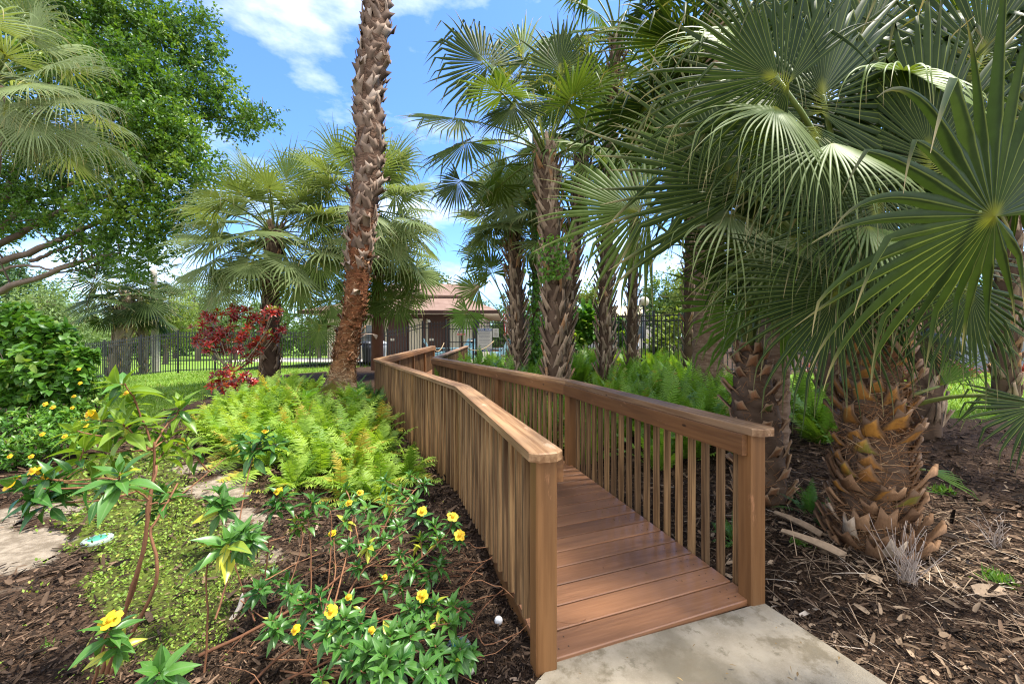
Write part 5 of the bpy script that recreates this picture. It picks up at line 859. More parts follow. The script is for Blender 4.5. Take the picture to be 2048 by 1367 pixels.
# ------------------------------------------------------------------ ferns
def fern_mesh(name, seed, nf, L, mat, el=(80, 25), sag=1.1, lp=.075, wp=.016, npin=30, ruffle=.0, sides=2):
    q = np.random.default_rng(seed); mb = MB()
    for i in range(nf):
        az = i * 2.39996 + q.normal(0, .3); e = R_(el[0] + (el[1] - el[0]) * ((i + .5) / nf) + q.normal(0, 8)); l = L * q.uniform(.65, 1.12); K = npin; d = A(math.cos(e) * math.cos(az), math.cos(e) * math.sin(az), math.sin(e)); p = A(q.normal() * .05, q.normal() * .05, 0); sg = sag * q.uniform(.5, 1.4); pts = [p]; ds = []
        sw = q.normal(0, .25)
        for k in range(K):
            ds.append(d); p = p + d * l / K; pts.append(p); d = nrm(d - ZUP * sg * (k / K) ** 1.2 * 2.4 / K + np.cross(d, ZUP) * sw / K)
        pts = np.array(pts); ds = np.array(ds + [d]); s = nrm(np.cross(ds, ZUP + A(.001, 0, 0))); n = np.cross(s, ds); t = np.linspace(0, 1, K + 1); tint = np.clip(q.normal(.5, .24), 0, 1)
        tube(mb, pts, np.linspace(.0035, .001, K + 1), 3, (.2, 0, 0), 1, cap=False)
        pl = lp * np.clip(np.sin(np.pi * np.clip(t * .93 + .07, 0, 1)) ** .7 + .12, .05, 1) * (t > .1); ii = np.arange(3, K + 1)
        for sd in (-1, 1):
            dd = s[ii] * sd + ds[ii] * .35 + n[ii] * (.12 + ruffle * q.normal(0, .5, len(ii))[:, None]) + q.normal(0, .06 + ruffle * .25, (len(ii), 3)); nn = n[ii] + ruffle * q.normal(0, .5, (len(ii), 3))
            leaf_batch(mb, pts[ii] + ds[ii] * (sd * .25 * l / K), dd, nn, pl[ii] * q.uniform(.85, 1.15, len(ii)), wp * np.clip(pl[ii] / lp, .4, 1), (1, .9, .08), .25, .1, np.clip(tint + q.normal(0, .06, len(ii)), 0, 1))
    return mb.mesh(name, [mat, M_stemg])
M_stemg = plain('fern_stem', (.14, .17, .04), .7, .2)
M_fernR = leafm('sword_fern', (.10, .22, .02), (.26, .42, .055), tr=.4, rough=.45, third=(.33, .30, .05)); M_fernL = leafm('bright_fern', (.15, .29, .02), (.37, .50, .075), tr=.4, rough=.55, third=(.47, .37, .06)); M_fernD = leafm('deep_fern', (.035, .11, .02), (.09, .21, .035), tr=.35, rough=.5)
FR = [fern_mesh('fronds', 600 + k, 19, .95, M_fernR, el=(86, 38), sag=.8, lp=.115, wp=.034, npin=26) for k in range(4)]
FL = [fern_mesh('fronds', 620 + k, 28, .80, M_fernL, el=(78, 8), sag=1.15, lp=.125, wp=.03, npin=24, ruffle=.28) for k in range(4)]
FD = [fern_mesh('fronds', 640 + k, 26, .55, M_fernD, el=(80, 20), sag=.9, lp=.06, wp=.017, npin=26, ruffle=.2) for k in range(2)]
def fern(me, x, y, rz, sc, label, group, dz=-.03):
    f = thing('fern', label, 'fern', (x, y, float(zt(x, y)) + dz), group); f.rotation_euler[2] = rz; f.scale = (sc, sc, sc); o = bpy.data.objects.new('fronds', me); COL.objects.link(o); o.parent = f
q = np.random.default_rng(12); n = 0; LR = 'upright green sword fern in the dense bed right of the ramp'; 
for y in np.arange(4.7, 13.2, .62):
    xl = np.interp(y, RN[:, 1], RN[:, 0]) + .42; xr = np.interp(y, [4.7, 6, 8, 10, 13], [2.5, 3.2, 4.2, 5.2, 5.8])
    for x in np.arange(xl, xr, .56 + .02 * y):
        xx, yy = x + q.normal() * .1, y + q.normal() * .12
        if any(math.hypot(xx - a, yy - b) < .34 for a, b in ((.77, 7), (.13, 9.6), (1.05, 8.6), (2.1, 9), (3.6, 7.4))): continue
        fern(FR[n % 4], xx, yy, q.random() * 6.3, q.uniform(.72, 1.0) * np.interp(y, [4.7, 7, 12], [.92, 1.0, 1.08]), LR, 'sword ferns right of the ramp'); n += 1
for x, y, s_ in ((3.1, 5.2, .9), (3.6, 5.9, .95), (4.0, 5.2, .9), (4.5, 6.2, .95), (3.9, 6.9, 1.), (2.6, 4.4, .62)): fern(FR[n % 4], x, y, n, s_, 'sword fern standing in the shade between the stubbed palms', 'ferns between the stubbed palms'); n += 1
for x, y, s_ in ((2.42, 3.2, .55), (2.75, 3.05, .5), (1.62, 2.9, .42)): fern(FD[n % 2], x, y, n, s_, 'small dark fern at the foot of the orange-stubbed palm', 'small ferns by the near palms'); n += 1
LL = 'frothy yellow-green fern in the bright bed left of the ramp'; BEDL = gp([(545, 1000), (640, 1010), (720, 1010), (800, 985), (850, 960), (868, 905), (850, 860), (775, 815), (640, 812), (560, 815), (470, 830), (400, 855), (385, 880), (430, 910), (480, 945)], -.05)
for y in np.arange(3.4, 10.5, .44):
    for x in np.arange(-5.6, -.5, .44):
        xx, yy = x + q.normal() * .09, y + q.normal() * .09; dd, _ = deck_dist(np.array([xx]), np.array([yy]))
        if pip(np.array([xx]), np.array([yy]), BEDL)[0] < .05 or dd[0] < .92 or math.hypot(xx + 3.25, yy - 7.6) < .45: continue
        fern(FL[n % 4], xx, yy, q.random() * 6.3, q.uniform(.5, .84), LL, 'bright ferns left of the ramp'); n += 1
for x, y, s_ in ((-2.55, 7.4, .95), (-2.7, 8.0, 1.0), (-3.0, 8.5, 1.05), (-2.9, 7.8, .9), (-3.6, 9.0, .9)): fern(FD[n % 2], x, y, n, s_ * 1.15, 'darker green fern tucked between the tall trunk and the ramp', 'ferns behind the tall trunk'); n += 1
# ------------------------------------------------------------------ crotons
def rosettes(mb, cs, dirs, nl, L, W, seed, el=(75, -5), prof=(.3, .85, 1, .7, .05), droop=.3, fold=.16, tints=None, mat=0, jit=.15, crinkle=0.):
    q = np.random.default_rng(seed)
    for i, (c, dr) in enumerate(zip(cs, dirs)):
        k = np.arange(nl); az = k * 2.39996 + q.random() * 6; e = np.radians(el[0] + (el[1] - el[0]) * (k / max(1, nl - 1))) + q.normal(0, .12, nl); a1 = nrm(np.cross(dr, A(.3, .9, .1))); a2 = np.cross(dr, a1)
        d = np.cos(e)[:, None] * (np.cos(az)[:, None] * a1 + np.sin(az)[:, None] * a2) + np.sin(e)[:, None] * dr; nn = np.asarray(dr)[None] * np.cos(e)[:, None] - (np.cos(az)[:, None] * a1 + np.sin(az)[:, None] * a2) * np.sin(e)[:, None] + q.normal(0, jit, (nl, 3))
        sz = np.interp(k / nl, [0, .25, 1], [.5, .9, 1.05]) * q.uniform(.8, 1.15, nl); t0 = q.normal(.5, .2) if tints is None else tints[i]
        leaf_batch(mb, np.asarray(c) - np.asarray(dr) * (k / nl * L * .55)[:, None] + d * L * .06, d, nn, L * sz, W * sz, prof, droop * q.uniform(.5, 1.6, nl), fold, np.clip(t0 + q.normal(0, .14, nl), 0, 1), mat)
M_cro = leafm('croton_leaf', (.05, .006, .010), (.42, .022, .014), rib=(.34, .05, .015), tr=.18, rough=.3, trc=(1.6, .6, .4), third=(.42, .11, .02), ribw=.75); M_crog = leafm('croton_green', (.18, .26, .03), (.36, .38, .04), tr=.35)
for lab, base, pts, r_, sp_, seed in (('red-leaved croton bush on thin bare stems in front of the lawn fence', P(470, 790, 9.2), [(405, 650, 24), (430, 632, 22), (455, 625, 24), (485, 628, 24), (420, 672, 24), (450, 660, 26), (480, 660, 26), (510, 640, 22), (540, 630, 22), (550, 615, 14), (555, 655, 18), (525, 665, 22), (500, 680, 22), (470, 690, 20), (415, 690, 16), (440, 695, 12), (510, 700, 16), (500, 715, 12), (395, 680, 12), (545, 680, 14)], 22, 1, 701), ('low red croton clump at the edge of the bright ferns', P(462, 815, 7.7), [(440, 752, 18), (462, 742, 18), (485, 752, 18), (430, 768, 12), (500, 765, 14), (465, 762, 20), (450, 775, 14), (485, 775, 14)], 20, .8, 702)):
    t_ = thing('croton', lab, 'shrub', base); q = np.random.default_rng(seed); mbs = MB(); ml = MB(); Yb = base[1]; C = []; D = []
    fork = P(465, 745, Yb) if seed == 701 else base
    if seed == 701: tube(mbs, spl([base, P(466, 770, Yb), fork], 8), .02, 6, (.7, 0, 0))
    for px, py, rp in pts:
        c = P(px, py, Yb + q.normal() * .25); tube(mbs, bez(fork, (fork + c) / 2 + A((c[0] - fork[0]) * .25, 0, -.05), c, 8), np.linspace(.014, .006, 8), 5, (.7, 0, 0))
        for k in range(max(2, int(rp / 3))): e_ = c + rdir(q, 1)[0] * A(1, 1, .8) * rp * Yb / F * .8; C.append(e_); D.append(nrm((e_ - c) * 1.5 + A(0, -.1, .18))); tube(mbs, [c, e_], .004, 4, (.6, 0, 0))
    mbs.build('stem', plain('croton_stem', (.28, .23, .15), .8, .1), t_); rosettes(ml, C, D, 10, .125 * sp_, .042, seed, el=(70, 5), tints=q.beta(1.3, 1.3, len(C))); k = len(C) // 9; rosettes(ml, [c + A(.03, -.02, .03) for c in C[::9]], D[::9], 4, .13, .05, seed + 5, el=(70, 20), mat=1); ml.build('foliage', [M_cro, M_crog], t_)
# bright green volunteer plants among the ferns
M_bright = leafm('bright_leaf', (.12, .28, .03), (.2, .4, .05), rib=(.3, .45, .12), tr=.35, rough=.4)
for px, py, Y, L, lab in ((715, 783, 6.6, .34, 'arching bright green strap-leaved plant at the foot of the tall trunk'), (610, 795, 6.2, .36, 'broad arching green plant in the middle of the bright ferns'), (565, 760, 8.0, .22, 'upright pale green sprout left of the tall trunk')):
    t_ = thing('leafy_plant', lab, 'plant', P(px, py + 30, Y)); mb = MB(); c = P(px, py, Y); rosettes(mb, [c], [A(0, 0, 1.)], 9, L, L * .3, int(px), el=(70, 5), prof=(.3, .8, 1, .9, .6, .05), droop=.55 if L > .25 else .2); mb.build('foliage', M_bright, t_); mb = MB(); tube(mb, [P(px, py + 30, Y), c], .012, 6, (.5, 0, 0)); mb.build('stem', M_stemg, t_)
# ------------------------------------------------------------------ hibiscus and flower bushes at the left
M_pet = leafm('yellow_petal', (.72, .42, .01), (.80, .55, .015), rib=(.74, .42, .01), tr=.25, rough=.6, trc=(1.1, 1., .6), ribw=.5)
def flower(parent, c, up, R, seed):
    mb = MB(); q = np.random.default_rng(seed); up = nrm(np.asarray(up, float)); a1 = nrm(np.cross(up, A(.3, .9, .1))); a2 = np.cross(up, a1); az = np.arange(5) * 2 * np.pi / 5 + q.random() * 6; rd = np.cos(az)[:, None] * a1 + np.sin(az)[:, None] * a2
    leaf_batch(mb, np.tile(c, (5, 1)), rd + up * .25, up - rd * .25 + q.normal(0, .15, (5, 3)), R * q.uniform(.9, 1.1, 5), R * .95, (.12, .6, .95, 1, .55), .22, .08, q.random(5)); tube(mb, [np.asarray(c) - up * .02, np.asarray(c) + up * .012], [.006, .01], 6, (.2, 0, 1)); return mb.build('flower', M_pet, parent)
hb = shrub('hibiscus_bush', 'tall leafy bright green hibiscus bush at the left edge', cp([(10, 640, 5.6, 48), (60, 665, 5.5, 46), (105, 680, 5.5, 36), (20, 720, 5.4, 60), (80, 735, 5.3, 58), (130, 725, 5.4, 36), (-60, 700, 5.5, 75), (20, 800, 5.3, 52), (100, 790, 5.3, 44), (150, 750, 5.4, 24), (165, 715, 5.5, 14)], .9), 5200, .105, .08, M_hib, 511, (P(40, 860, 5.5)[0], 5.5, -.05), stems=26)
for lab, px, Y, cl, fl, sd in (('flowering bush with dark leaves between the hibiscus and the tall yellow sprig', 165, 5.6, [(165, 740, 5.6, 22), (150, 780, 5.5, 34), (190, 775, 5.6, 28), (175, 815, 5.4, 34), (135, 820, 5.3, 32)], [(158, 738), (160, 766), (148, 792), (145, 815), (175, 840)], 521), ('low sprawling yellow-flowered bush at the left under the hibiscus', 90, 4.6, [(30, 850, 4.6, 46), (90, 845, 4.7, 48), (145, 850, 4.7, 36), (60, 890, 4.3, 50), (130, 880, 4.4, 36), (10, 900, 4.2, 40), (190, 865, 4.7, 24)], [(90, 808), (106, 814), (85, 868), (20, 912), (63, 912), (172, 850), (130, 872)], 522)):
    s_ = shrub('flower_bush', lab, cp(cl, .9), 3200 if sd == 522 else 1800, .06, .028, M_hib, sd, (P(px, 880, Y)[0], Y, -.05), stems=24, group=None)
    for k, (a, b) in enumerate(fl): Yf = min(c[2] for c in cl) - .25; flower(s_, P(a, b, Yf + .1), A(.2, -.8, .7), .024, sd + k)
# ------------------------------------------------------------------ yellow-flowered shrubs in the foreground
M_tur = leafm('alder_leaf', (.032, .115, .018), (.10, .235, .038), rib=(.13, .24, .07), tr=.28, rough=.36, third=(.42, .42, .04), ribw=.82); M_turb = leafm('alder_leaf_light', (.13, .24, .02), (.24, .36, .045), rib=(.3, .42, .1), tr=.45, rough=.38, third=(.5, .42, .02), ribw=.82)
M_stem = attm('red_stem', (.12, .05, .025), (.27, .13, .065), .7, .2, scale=60)
def alder(label, base, sprigs, stems, seed, L=.075, bright=False):
    """sprigs: (px, py, Y, flower?, size); stems: lists of (px, py, Y)"""
    b = np.asarray(base, float); t_ = thing('flowering_shrub', label, 'shrub', b); q = np.random.default_rng(seed); ms = MB(); ml = MB(); nodes = []
    for st, r0 in stems:
        c_ = spl([p if len(p) == 4 else P(*p) for p in [P(*s) for s in st]], 16) if False else spl(np.array([P(*s) for s in st]), 18); c_ = c_ + np.cumsum(q.normal(0, .002, c_.shape), 0); tube(ms, c_, np.linspace(r0, r0 * .55, 18), 6, (q.random(), 0, 0)); nodes += list(c_[4:])
    nodes = np.array(nodes)
    for px, py, Y, fl, sz in sprigs:
        c = P(px, py, Y); dist = np.linalg.norm(nodes - c, axis=1) + (nodes[:, 2] > c[2]) * .25; s0 = nodes[dist.argmin()]; dr = nrm(nrm(c - s0) * .55 + A(0, -.18, 1.0) + rdir(q, 1)[0] * .25); dj = np.linalg.norm(c - s0)
        b_ = bez(s0, (s0 + c) / 2 - ZUP * .12 * dj + rdir(q, 1)[0] * .1 * dj, c, 9); tube(ms, b_, np.linspace(.0042, .0026, 9), 5, (q.random(), 0, 0)); l = L * sz * Y / Y; nl = int(q.integers(12, 17)); t0 = np.clip(q.normal(.5, .22), .05, .85)
        rosettes(ml, [c], [dr], nl, l, l * .38, int(q.integers(1e6)), el=(78, -28), prof=(.12, .62, .95, 1, .72, .38, .02), droop=.32, fold=.22, tints=[t0], mat=1 if bright and py < 940 and q.random() < .85 else 0)
        k = 3; pp = b_[[3, 4, 6]]; leaf_batch(ml, pp, rdir(q, k) + A(0, -.3, .2), rdir(q, k) * .4 + ZUP, l * .8, l * .28, (.12, .62, .95, 1, .72, .38, .02), .35, .2, np.clip(t0 + q.normal(0, .2, k), 0, 1), 0)
        if fl: flower(t_, c + dr * L * .28 + A(0, -.012, .004), dr * .8 + A(.1, -.55, .15), .023 * (1 if fl is True else fl), int(q.integers(1e6)))
    ms.build('stem', M_stem, t_); ml.build('foliage', [M_tur, M_turb], t_)
gY = lambda py: F * (HC + .03) / (py - HOR)
alder('tall lanky yellow-flowered shrub with light leaves at the left front', G(212, 1345, -.03),
      [(235, 768, 1.62, False, 1.25), (262, 800, 1.7, .8, 1.1), (195, 838, 1.66, .9, 1.2), (245, 845, 1.6, False, 1.3), (285, 842, 1.72, False, 1.1), (168, 895, 1.7, False, 1.2), (215, 900, 1.62, False, 1.0), (360, 812, 1.85, False, 1.25), (335, 872, 1.8, False, 1.0), (372, 890, 1.9, .7, 1.1), (330, 900, 1.75, False, .9), (85, 952, 1.45, .9, 1.2), (45, 975, 1.42, 1.2, 1.15), (112, 962, 1.48, 1.1, 1.0), (80, 998, 1.45, False, 1.15), (240, 945, 1.45, False, 1.35), (318, 985, 1.7, False, 1.0), (200, 985, 1.7, False, .6), (300, 1010, 1.75, False, .8), (225, 1252, 1.38, 1.35, 1.0), (238, 1290, 1.4, False, .8), (318, 1345, 1.36, False, 1.15), (150, 860, 1.75, False, 1.0)],
      [([(205, 1345, 1.64), (255, 1200, 1.62), (285, 1100, 1.62), (298, 1020, 1.64), (302, 930, 1.66), (300, 880, 1.66)], .0075), ([(212, 1345, 1.64), (262, 1190, 1.6), (290, 1090, 1.58), (296, 1000, 1.58), (306, 930, 1.62)], .0085), ([(220, 1345, 1.64), (300, 1180, 1.6), (308, 1110, 1.6), (300, 1060, 1.62), (320, 1020, 1.66), (350, 960, 1.75)], .007), ([(300, 880, 1.66), (275, 820, 1.66), (250, 790, 1.64), (238, 775, 1.62)], .004), ([(302, 900, 1.66), (330, 850, 1.76), (352, 825, 1.82)], .0045), ([(300, 900, 1.66), (260, 860, 1.64), (215, 850, 1.65)], .004), ([(296, 1010, 1.6), (350, 1000, 1.75), (450, 920, 2.1)], .004), ([(190, 1367, 1.6), (215, 1300, 1.45), (225, 1265, 1.4)], .006), ([(296, 1000, 1.58), (240, 960, 1.5), (130, 958, 1.48)], .0035), ([(270, 1367, 1.55), (295, 1345, 1.42), (315, 1335, 1.37)], .005)], 801, L=.088, bright=True)
alder('leggy dark-leaved shrub with reddish stems leaning over the mossy patch', G(500, 1300, -.03),
      [(440, 985, 1.95, False, 1.0), (445, 1010, 1.92, False, 1.25), (485, 1065, 1.72, False, 1.1), (455, 1085, 1.68, False, 1.45), (500, 1080, 1.72, False, .9), (562, 990, 2.1, .95, 1.0), (548, 1008, 2.1, False, .9), (625, 1000, 2.15, False, 1.1), (612, 1035, 2.1, False, .9), (590, 1045, 2.1, False, .8), (545, 1150, 2.0, False, .8), (520, 1175, 1.9, False, .9), (575, 1160, 2.0, False, .9), (530, 870, 2.7, .9, 1.5), (500, 900, 2.6, False, 1.4), (555, 885, 2.7, False, 1.4), (480, 880, 2.7, False, 1.2)],
      [([(400, 1310, 1.75), (520, 1250, 1.85), (640, 1180, 2.0), (720, 1110, 2.15), (790, 1040, 2.3)], .008), ([(408, 1345, 1.64), (412, 1250, 1.66), (408, 1130, 1.68), (450, 1095, 1.7)], .0045), ([(530, 1170, 1.95), (537, 1100, 1.9), (530, 1075, 1.8), (490, 1068, 1.74)], .0035), ([(620, 1210, 1.98), (622, 1130, 2.05), (620, 1050, 2.1), (622, 1010, 2.14)], .004), ([(655, 1180, 2.0), (660, 1090, 2.1), (655, 1020, 2.15)], .004), ([(510, 1240, 1.85), (490, 1190, 1.95), (440, 1020, 2.0), (445, 1000, 1.95)], .004), ([(430, 1240, 1.9), (470, 1100, 2.2), (500, 950, 2.55), (520, 890, 2.65)], .005), ([(530, 1160, 1.9), (620, 1110, 2.1), (760, 1070, 2.3)], .003), ([(560, 1230, 1.9), (600, 1080, 2.05), (565, 1000, 2.1)], .003)], 802, L=.088)
alder('flowering shrub covered in fresh green leaves close beside the left railing', G(760, 1180, -.05),
      [(700, 1010, 2.35, .8, 1.1), (735, 1015, 2.3, False, 1.1), (770, 1005, 2.3, False, 1.1), (690, 1040, 2.25, False, .9), (740, 1045, 2.2, False, 1.1), (668, 1072, 2.15, .9, 1.0), (700, 1085, 2.15, False, 1.0), (735, 1090, 2.1, False, 1.1), (770, 1075, 2.15, False, 1.0), (800, 1050, 2.2, False, 1.0), (845, 1028, 2.1, 1.15, 1.0), (905, 1040, 2.02, 1.25, .9), (918, 1075, 1.98, 1.2, .7), (870, 1050, 2.1, False, 1.1), (880, 1075, 2.05, False, 1.0), (840, 1075, 2.1, False, 1.1), (800, 1110, 2.05, False, 1.1), (830, 1130, 2.0, False, 1.1), (880, 1125, 2.0, False, 1.1), (860, 1150, 1.98, False, 1.0), (770, 1160, 2.0, .6, .9), (805, 1170, 1.98, False, .9), (720, 990, 2.5, .9, 1.2), (800, 985, 2.5, False, 1.2), (830, 1000, 2.35, False, 1.1), (690, 975, 2.6, False, 1.2), (650, 1010, 2.4, False, 1.0), (780, 1030, 2.3, False, 1.1), (820, 950, 2.7, False, 1.2), (770, 960, 2.6, False, 1.1), (715, 1130, 2.05, False, .9), (850, 965, 2.6, False, 1.0)],
      [([(640, 1290, 1.85), (720, 1150, 2.05), (770, 1060, 2.2), (800, 1000, 2.35)], .006), ([(650, 1290, 1.85), (760, 1180, 1.98), (850, 1110, 2.0), (900, 1060, 2.0)], .005), ([(660, 1250, 1.9), (690, 1120, 2.1), (705, 1030, 2.3)], .005), ([(650, 1270, 1.88), (740, 1130, 2.05), (840, 1040, 2.1)], .0045), ([(630, 1280, 1.86), (670, 1150, 2.05), (668, 1080, 2.12)], .004), ([(700, 1180, 2.0), (800, 1160, 1.98), (870, 1140, 1.98)], .004), ([(760, 1060, 2.2), (830, 980, 2.55), (840, 960, 2.6)], .004), ([(720, 1100, 2.1), (700, 1000, 2.45), (690, 980, 2.55)], .004)], 803, L=.066)
alder('low dark green flowering shrub at the front centre with bare tangled stems', G(640, 1310, -.03),
      [(665, 1228, 1.62, 1.15, 1.1), (640, 1190, 1.7, False, 1.1), (610, 1200, 1.68, False, 1.0), (700, 1200, 1.7, .6, 1.0), (690, 1235, 1.62, False, 1.2), (720, 1245, 1.62, False, 1.1), (655, 1260, 1.58, False, 1.2), (600, 1262, 1.6, .8, .9), (555, 1255, 1.64, False, 1.1), (545, 1240, 1.66, False, .8), (745, 1265, 1.6, .6, 1.2), (780, 1270, 1.58, False, 1.2), (735, 1300, 1.52, False, 1.4), (770, 1310, 1.5, False, 1.3), (845, 1198, 1.72, 1.1, 1.0), (820, 1215, 1.7, False, 1.1), (870, 1205, 1.72, False, 1.1), (905, 1210, 1.72, False, 1.2), (930, 1215, 1.75, False, .9), (850, 1240, 1.66, False, 1.1), (900, 1245, 1.66, False, 1.0), (800, 1255, 1.62, False, 1.1), (800, 1320, 1.5, False, 1.3), (850, 1335, 1.5, False, 1.2), (880, 1350, 1.5, False, .9), (920, 1295, 1.58, False, 1.1), (945, 1305, 1.6, False, .9), (910, 1320, 1.56, False, .9), (765, 1345, 1.46, False, 1.2), (720, 1340, 1.48, False, .9), (680, 1290, 1.55, False, 1.1), (870, 1290, 1.58, False, .9), (640, 1352, 1.5, False, .7), (580, 1185, 1.75, False, 1.0), (820, 1270, 1.6, False, 1.2), (700, 1320, 1.5, False, 1.1)],
      [([(620, 1330, 1.7), (700, 1290, 1.68), (800, 1290, 1.64), (910, 1310, 1.6)], .0045), ([(560, 1367, 1.62), (680, 1310, 1.64), (760, 1240, 1.68), (850, 1215, 1.72)], .005), ([(600, 1345, 1.66), (640, 1280, 1.68), (665, 1240, 1.64)], .0045), ([(500, 1367, 1.6), (580, 1300, 1.72), (640, 1250, 1.75), (700, 1220, 1.72)], .006), ([(610, 1340, 1.66), (620, 1270, 1.68), (560, 1260, 1.66)], .004), ([(620, 1345, 1.64), (730, 1330, 1.58), (800, 1325, 1.52)], .0045), ([(450, 1300, 1.8), (580, 1320, 1.72), (740, 1300, 1.6)], .004), ([(620, 1310, 1.7), (760, 1290, 1.62), (900, 1230, 1.68), (915, 1215, 1.7)], .0045), ([(560, 1340, 1.68), (690, 1350, 1.58), (850, 1345, 1.52)], .004), ([(480, 1200, 1.98), (560, 1250, 1.85), (600, 1190, 1.8)], .003)], 804, L=.068)
# bare trailing stems on the mulch
q = np.random.default_rng(31); mb = MB()
for k in range(46):
    x0, y0 = G(q.uniform(430, 900), q.uniform(1120, 1367), -.03)[:2]; a_ = q.uniform(-.6, 1.2); l = q.uniform(.25, .8); pts = [(x0 + l * t_ * math.cos(a_) + .03 * q.normal(), y0 + l * t_ * math.sin(a_) + .03 * q.normal(), -.01 + .10 * math.sin(t_ * 3) * q.random()) for t_ in np.linspace(0, 1, 6)]; tube(mb, spl(pts, 14), q.uniform(.0016, .0035), 4, (q.random(), 0, 0))
kind(mb.build('trailing_twigs', M_stem), 'stuff')
# ------------------------------------------------------------------ small things on the ground
def ground_at(px, py): p = G(px, py, -.03); return A(p[0], p[1], float(zt(p[0], p[1])))
p = ground_at(997, 1221); gb = MB(); r = .0213; g_ = np.linspace(0, math.pi, 14); tube(gb, [(p[0], p[1], p[2] + r * 1.15 - r * math.cos(x)) for x in g_], [max(.0004, r * math.sin(x)) for x in g_], 20)
m, t, o = new_mat('golf_ball'); vo = t.nodes.new('ShaderNodeTexVoronoi'); vo.inputs['Scale'].default_value = 300; c_ = t.nodes.new('ShaderNodeTexCoord'); t.links.new(c_.outputs['Object'], vo.inputs['Vector']); princ(t, o, (.78, .78, .78), .35, .5, bump(t, vo.outputs['Distance'], .4, .002)); tag(gb.build('golf_ball', m), 'white golf ball lying on the mulch beside the left railing', 'golf ball')
for px, py, r, lab in ((917, 1283, .056, 'round pale green irrigation cover half hidden by leaves near the ramp'), (195, 1072, .085, 'worn pale green irrigation cover sunk in the clover')):
    p = ground_at(px, py); t_ = thing('irrigation_cover', lab, 'cover', p); mb = MB(); p = p - A(0, 0, .016); tube(mb, [p + A(0, 0, .0), p + A(0, 0, .024), p + A(0, 0, .03)], [r, r, r * .93], 24); mb.build('rim', plain('pale_plastic', (.27, .33, .28), .6, .3, var=.3, scale=20), t_); mb = MB(); tube(mb, [p + A(0, 0, .028), p + A(0, 0, .034)], [r * .62, r * .55], 20); mb.build('lid', plain('green_plastic', (.06, .26, .18), .5, .3, var=.2, scale=25), t_)
p = ground_at(942, 1343); mb = MB(); tube(mb, [p, p + A(.004, 0, .018), p + A(.012, 0, .03)], [.012, .016, .006], 8); tag(mb.build('shell', plain('shell', (.68, .62, .52), .5)), 'small white shell fragment on the mulch in front of the railing', 'shell')
# pale bark pieces, dry boots and palm debris on the right, dead stalk clumps
M_deb = attm('dry_debris', (.13, .085, .05), (.40, .29, .19), .85, .15, third=(.55, .46, .36), scale=40, bumps=.2)
q, x, y = scatter(9000, 1.7, 8, 62, seed=8); gr, mo, sa = masks(x, y); dd, _ = deck_dist(x, y); near = np.exp(-(((x - 2.4) / 1.3) ** 2 + ((y - 2.6) / 1.0) ** 2)); keep = (x > .5 * y) & (dd > .75) & (gr < .5) & (q.random(len(x)) < .12 + .6 * near) & (pip(x, y, PATHP) < -.05); x, y = x[keep], y[keep]; n = len(x); d = rdir(q, n); d[:, 2] = np.abs(d[:, 2]) * .25; mb = MB()
leaf_batch(mb, np.stack([x, y, zt(x, y) + .012], -1), d, rdir(q, n) * .5 + ZUP, q.uniform(.02, .09, n), q.uniform(.006, .03, n), (.7, 1, .8, .4), .2, .3, q.beta(1.6, 2, n))
n = 900; a_ = q.random(n) * 6.28; rr = q.uniform(.2, 1.4, n); xs, ys = 2.42 + rr * np.cos(a_), 2.75 + rr * np.sin(a_); d = rdir(q, n); d[:, 2] *= .15; leaf_batch(mb, np.stack([xs, ys, zt(xs, ys) + .015 + .02 * q.random(n)], -1), d, rdir(q, n) * .3 + ZUP, q.uniform(.1, .4, n), q.uniform(.002, .006, n), (1, .9, .7, .3), .1, .1, q.random(n)); kind(mb.build('dry_litter', M_deb), 'stuff')
for k, (px, py, an, l, lab) in enumerate(((1640, 1075, 2.2, .30, 'split dry palm stub leaning left of the orange-stubbed palm'), (1690, 1120, 2.5, .34, 'long dry palm stub lying at the foot of the orange-stubbed palm'), (1950, 1190, .1, .22, 'curled pale dry sheath on the mulch at the right'), (1760, 1170, 2.0, .10, 'chunky pale bark piece below the dead stalks'), (1600, 1205, .4, .2, 'thin brown strip of bark lying right of the ramp post'))):
    p = ground_at(px, py); mb = MB(); d0 = A(math.cos(an), math.sin(an), .35 if k < 2 else .06); leaf_batch(mb, [p + A(0, 0, .012)], [d0], [A(0, -.5, 1)], l, .07 if k != 4 else .02, (.9, 1, .85, .7, .5), .15, .35, [.55 + .1 * k]); leaf_batch(mb, [p + A(0, 0, .004)], [d0], [A(0, -.5, 1)], l * .99, .065 if k != 4 else .018, (.9, 1, .85, .7, .5), .15, .3, [.4]); tag(mb.build('palm_husk', M_deb), lab, 'palm husk')
p0 = ground_at(478, 1232) ; mb = MB(); tube(mb, spl([P(455, 1248, 1.98), P(478, 1215, 2.05), P(487, 1185, 2.12)], 8), [.012, .014, .013, .013, .012, .012, .011, .008], 6, (.95, 0, 0), flat=.5); tag(mb.build('stick', M_deb), 'pale split stick leaning at the edge of the clover', 'stick')
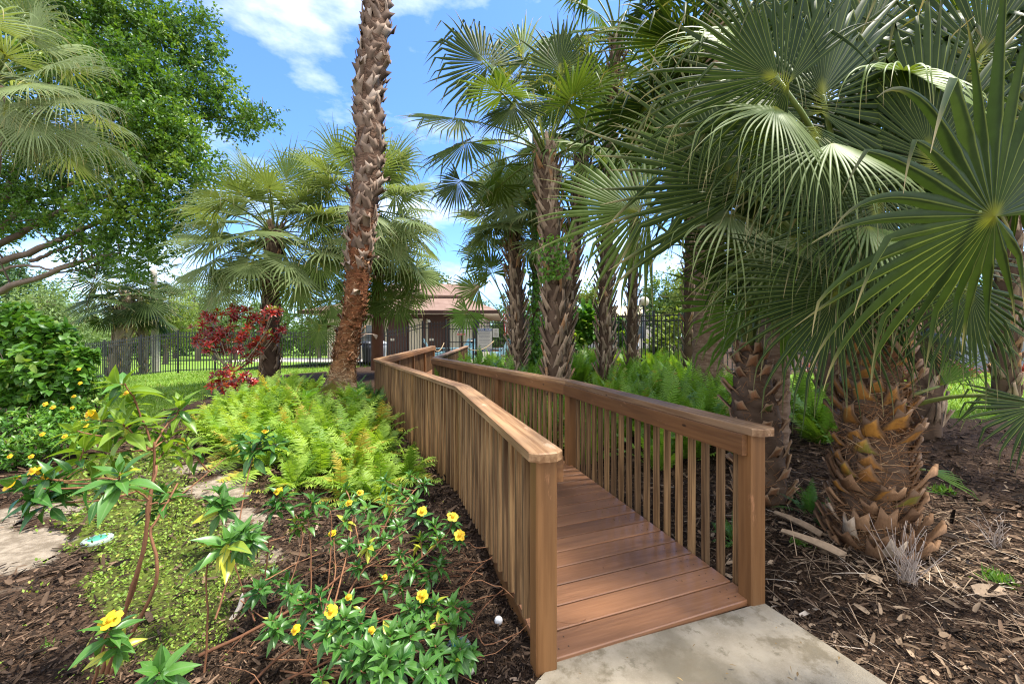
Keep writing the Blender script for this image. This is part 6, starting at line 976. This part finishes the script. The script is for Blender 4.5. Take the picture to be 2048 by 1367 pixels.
for px, py, n, h, lab, sd in ((1815, 1168, 46, .36, 'clump of grey dead stalks in front of the orange-stubbed palm', 1), (1990, 1085, 20, .26, 'smaller clump of dry grey stalks at the right edge', 2)):
    p = ground_at(px, py); q = np.random.default_rng(sd); mb = MB()
    for k in range(n): d = nrm(A(q.normal() * .4, q.normal() * .3, 1)); e_ = p + d * h * q.uniform(.4, 1.1); tube(mb, bez(p + A(q.normal() * .02, q.normal() * .02, 0), (p + e_) / 2 + A(q.normal() * .03, q.normal() * .03, .02), e_, 6), np.linspace(.0025, .0012, 6), 4, (.3 + .7 * q.random(), 0, 0))
    tag(mb.build('dead_stalks', attm('grey_stalk', (.22, .17, .14), (.45, .38, .33), .9, .1)), lab, 'dead plant')
M_weed = leafm('weed', (.07, .16, .02), (.14, .27, .03), tr=.3)
for k, (px, py, s_, lab) in enumerate(((1995, 1160, .06, 'little green weed tuft on the mulch at the right'), (1600, 1085, .05, 'small dark weed by the ramp end post'), (1885, 985, .07, 'thin light weed beside the orange-stubbed palm'), (105, 1290, .03, 'tiny light green seedling on the mulch at the left'), (1555, 1215, .025, 'tiny seedling at the corner of the concrete path'))):
    p = ground_at(px, py); q = np.random.default_rng(40 + k); n = 140 if s_ > .04 else 20; mb = MB(); leaf_batch(mb, p + q.normal(0, s_ * .55, (n, 3)) * A(1, 1, .1) + A(0, 0, .01), rdir(q, n, .9), rdir(q, n), s_ * q.uniform(.5, 1.1, n), s_ * .16, (.5, 1, .05), .3, .1, q.random(n)); tag(mb.build('weed', M_weed), lab, 'weed')
# bromeliads along the far side of the right lawn
M_bro = leafm('bromeliad', (.20, .035, .035), (.33, .08, .06), tr=.3, third=(.12, .2, .04))
q = np.random.default_rng(3); me = []
for k in range(3): mb = MB(); rosettes(mb, [A(0, 0, .12)], [A(0, 0, 1.)], 22, .42, .05, 900 + k, el=(80, 15), prof=(1, .9, .7, .05), droop=.3); me.append(mb.mesh('rosette', M_bro))
for k in range(16):
    x = 9.2 + k * .55; y = 12.0 + q.normal() * .2; f = thing('bromeliad', 'spiky red bromeliad in the row beyond the right lawn', 'plant', (x, y, float(zt(x, y))), 'bromeliads beyond the right lawn'); o = bpy.data.objects.new('rosette', me[k % 3]); COL.objects.link(o); o.parent = f; f.scale = (1.2,) * 3
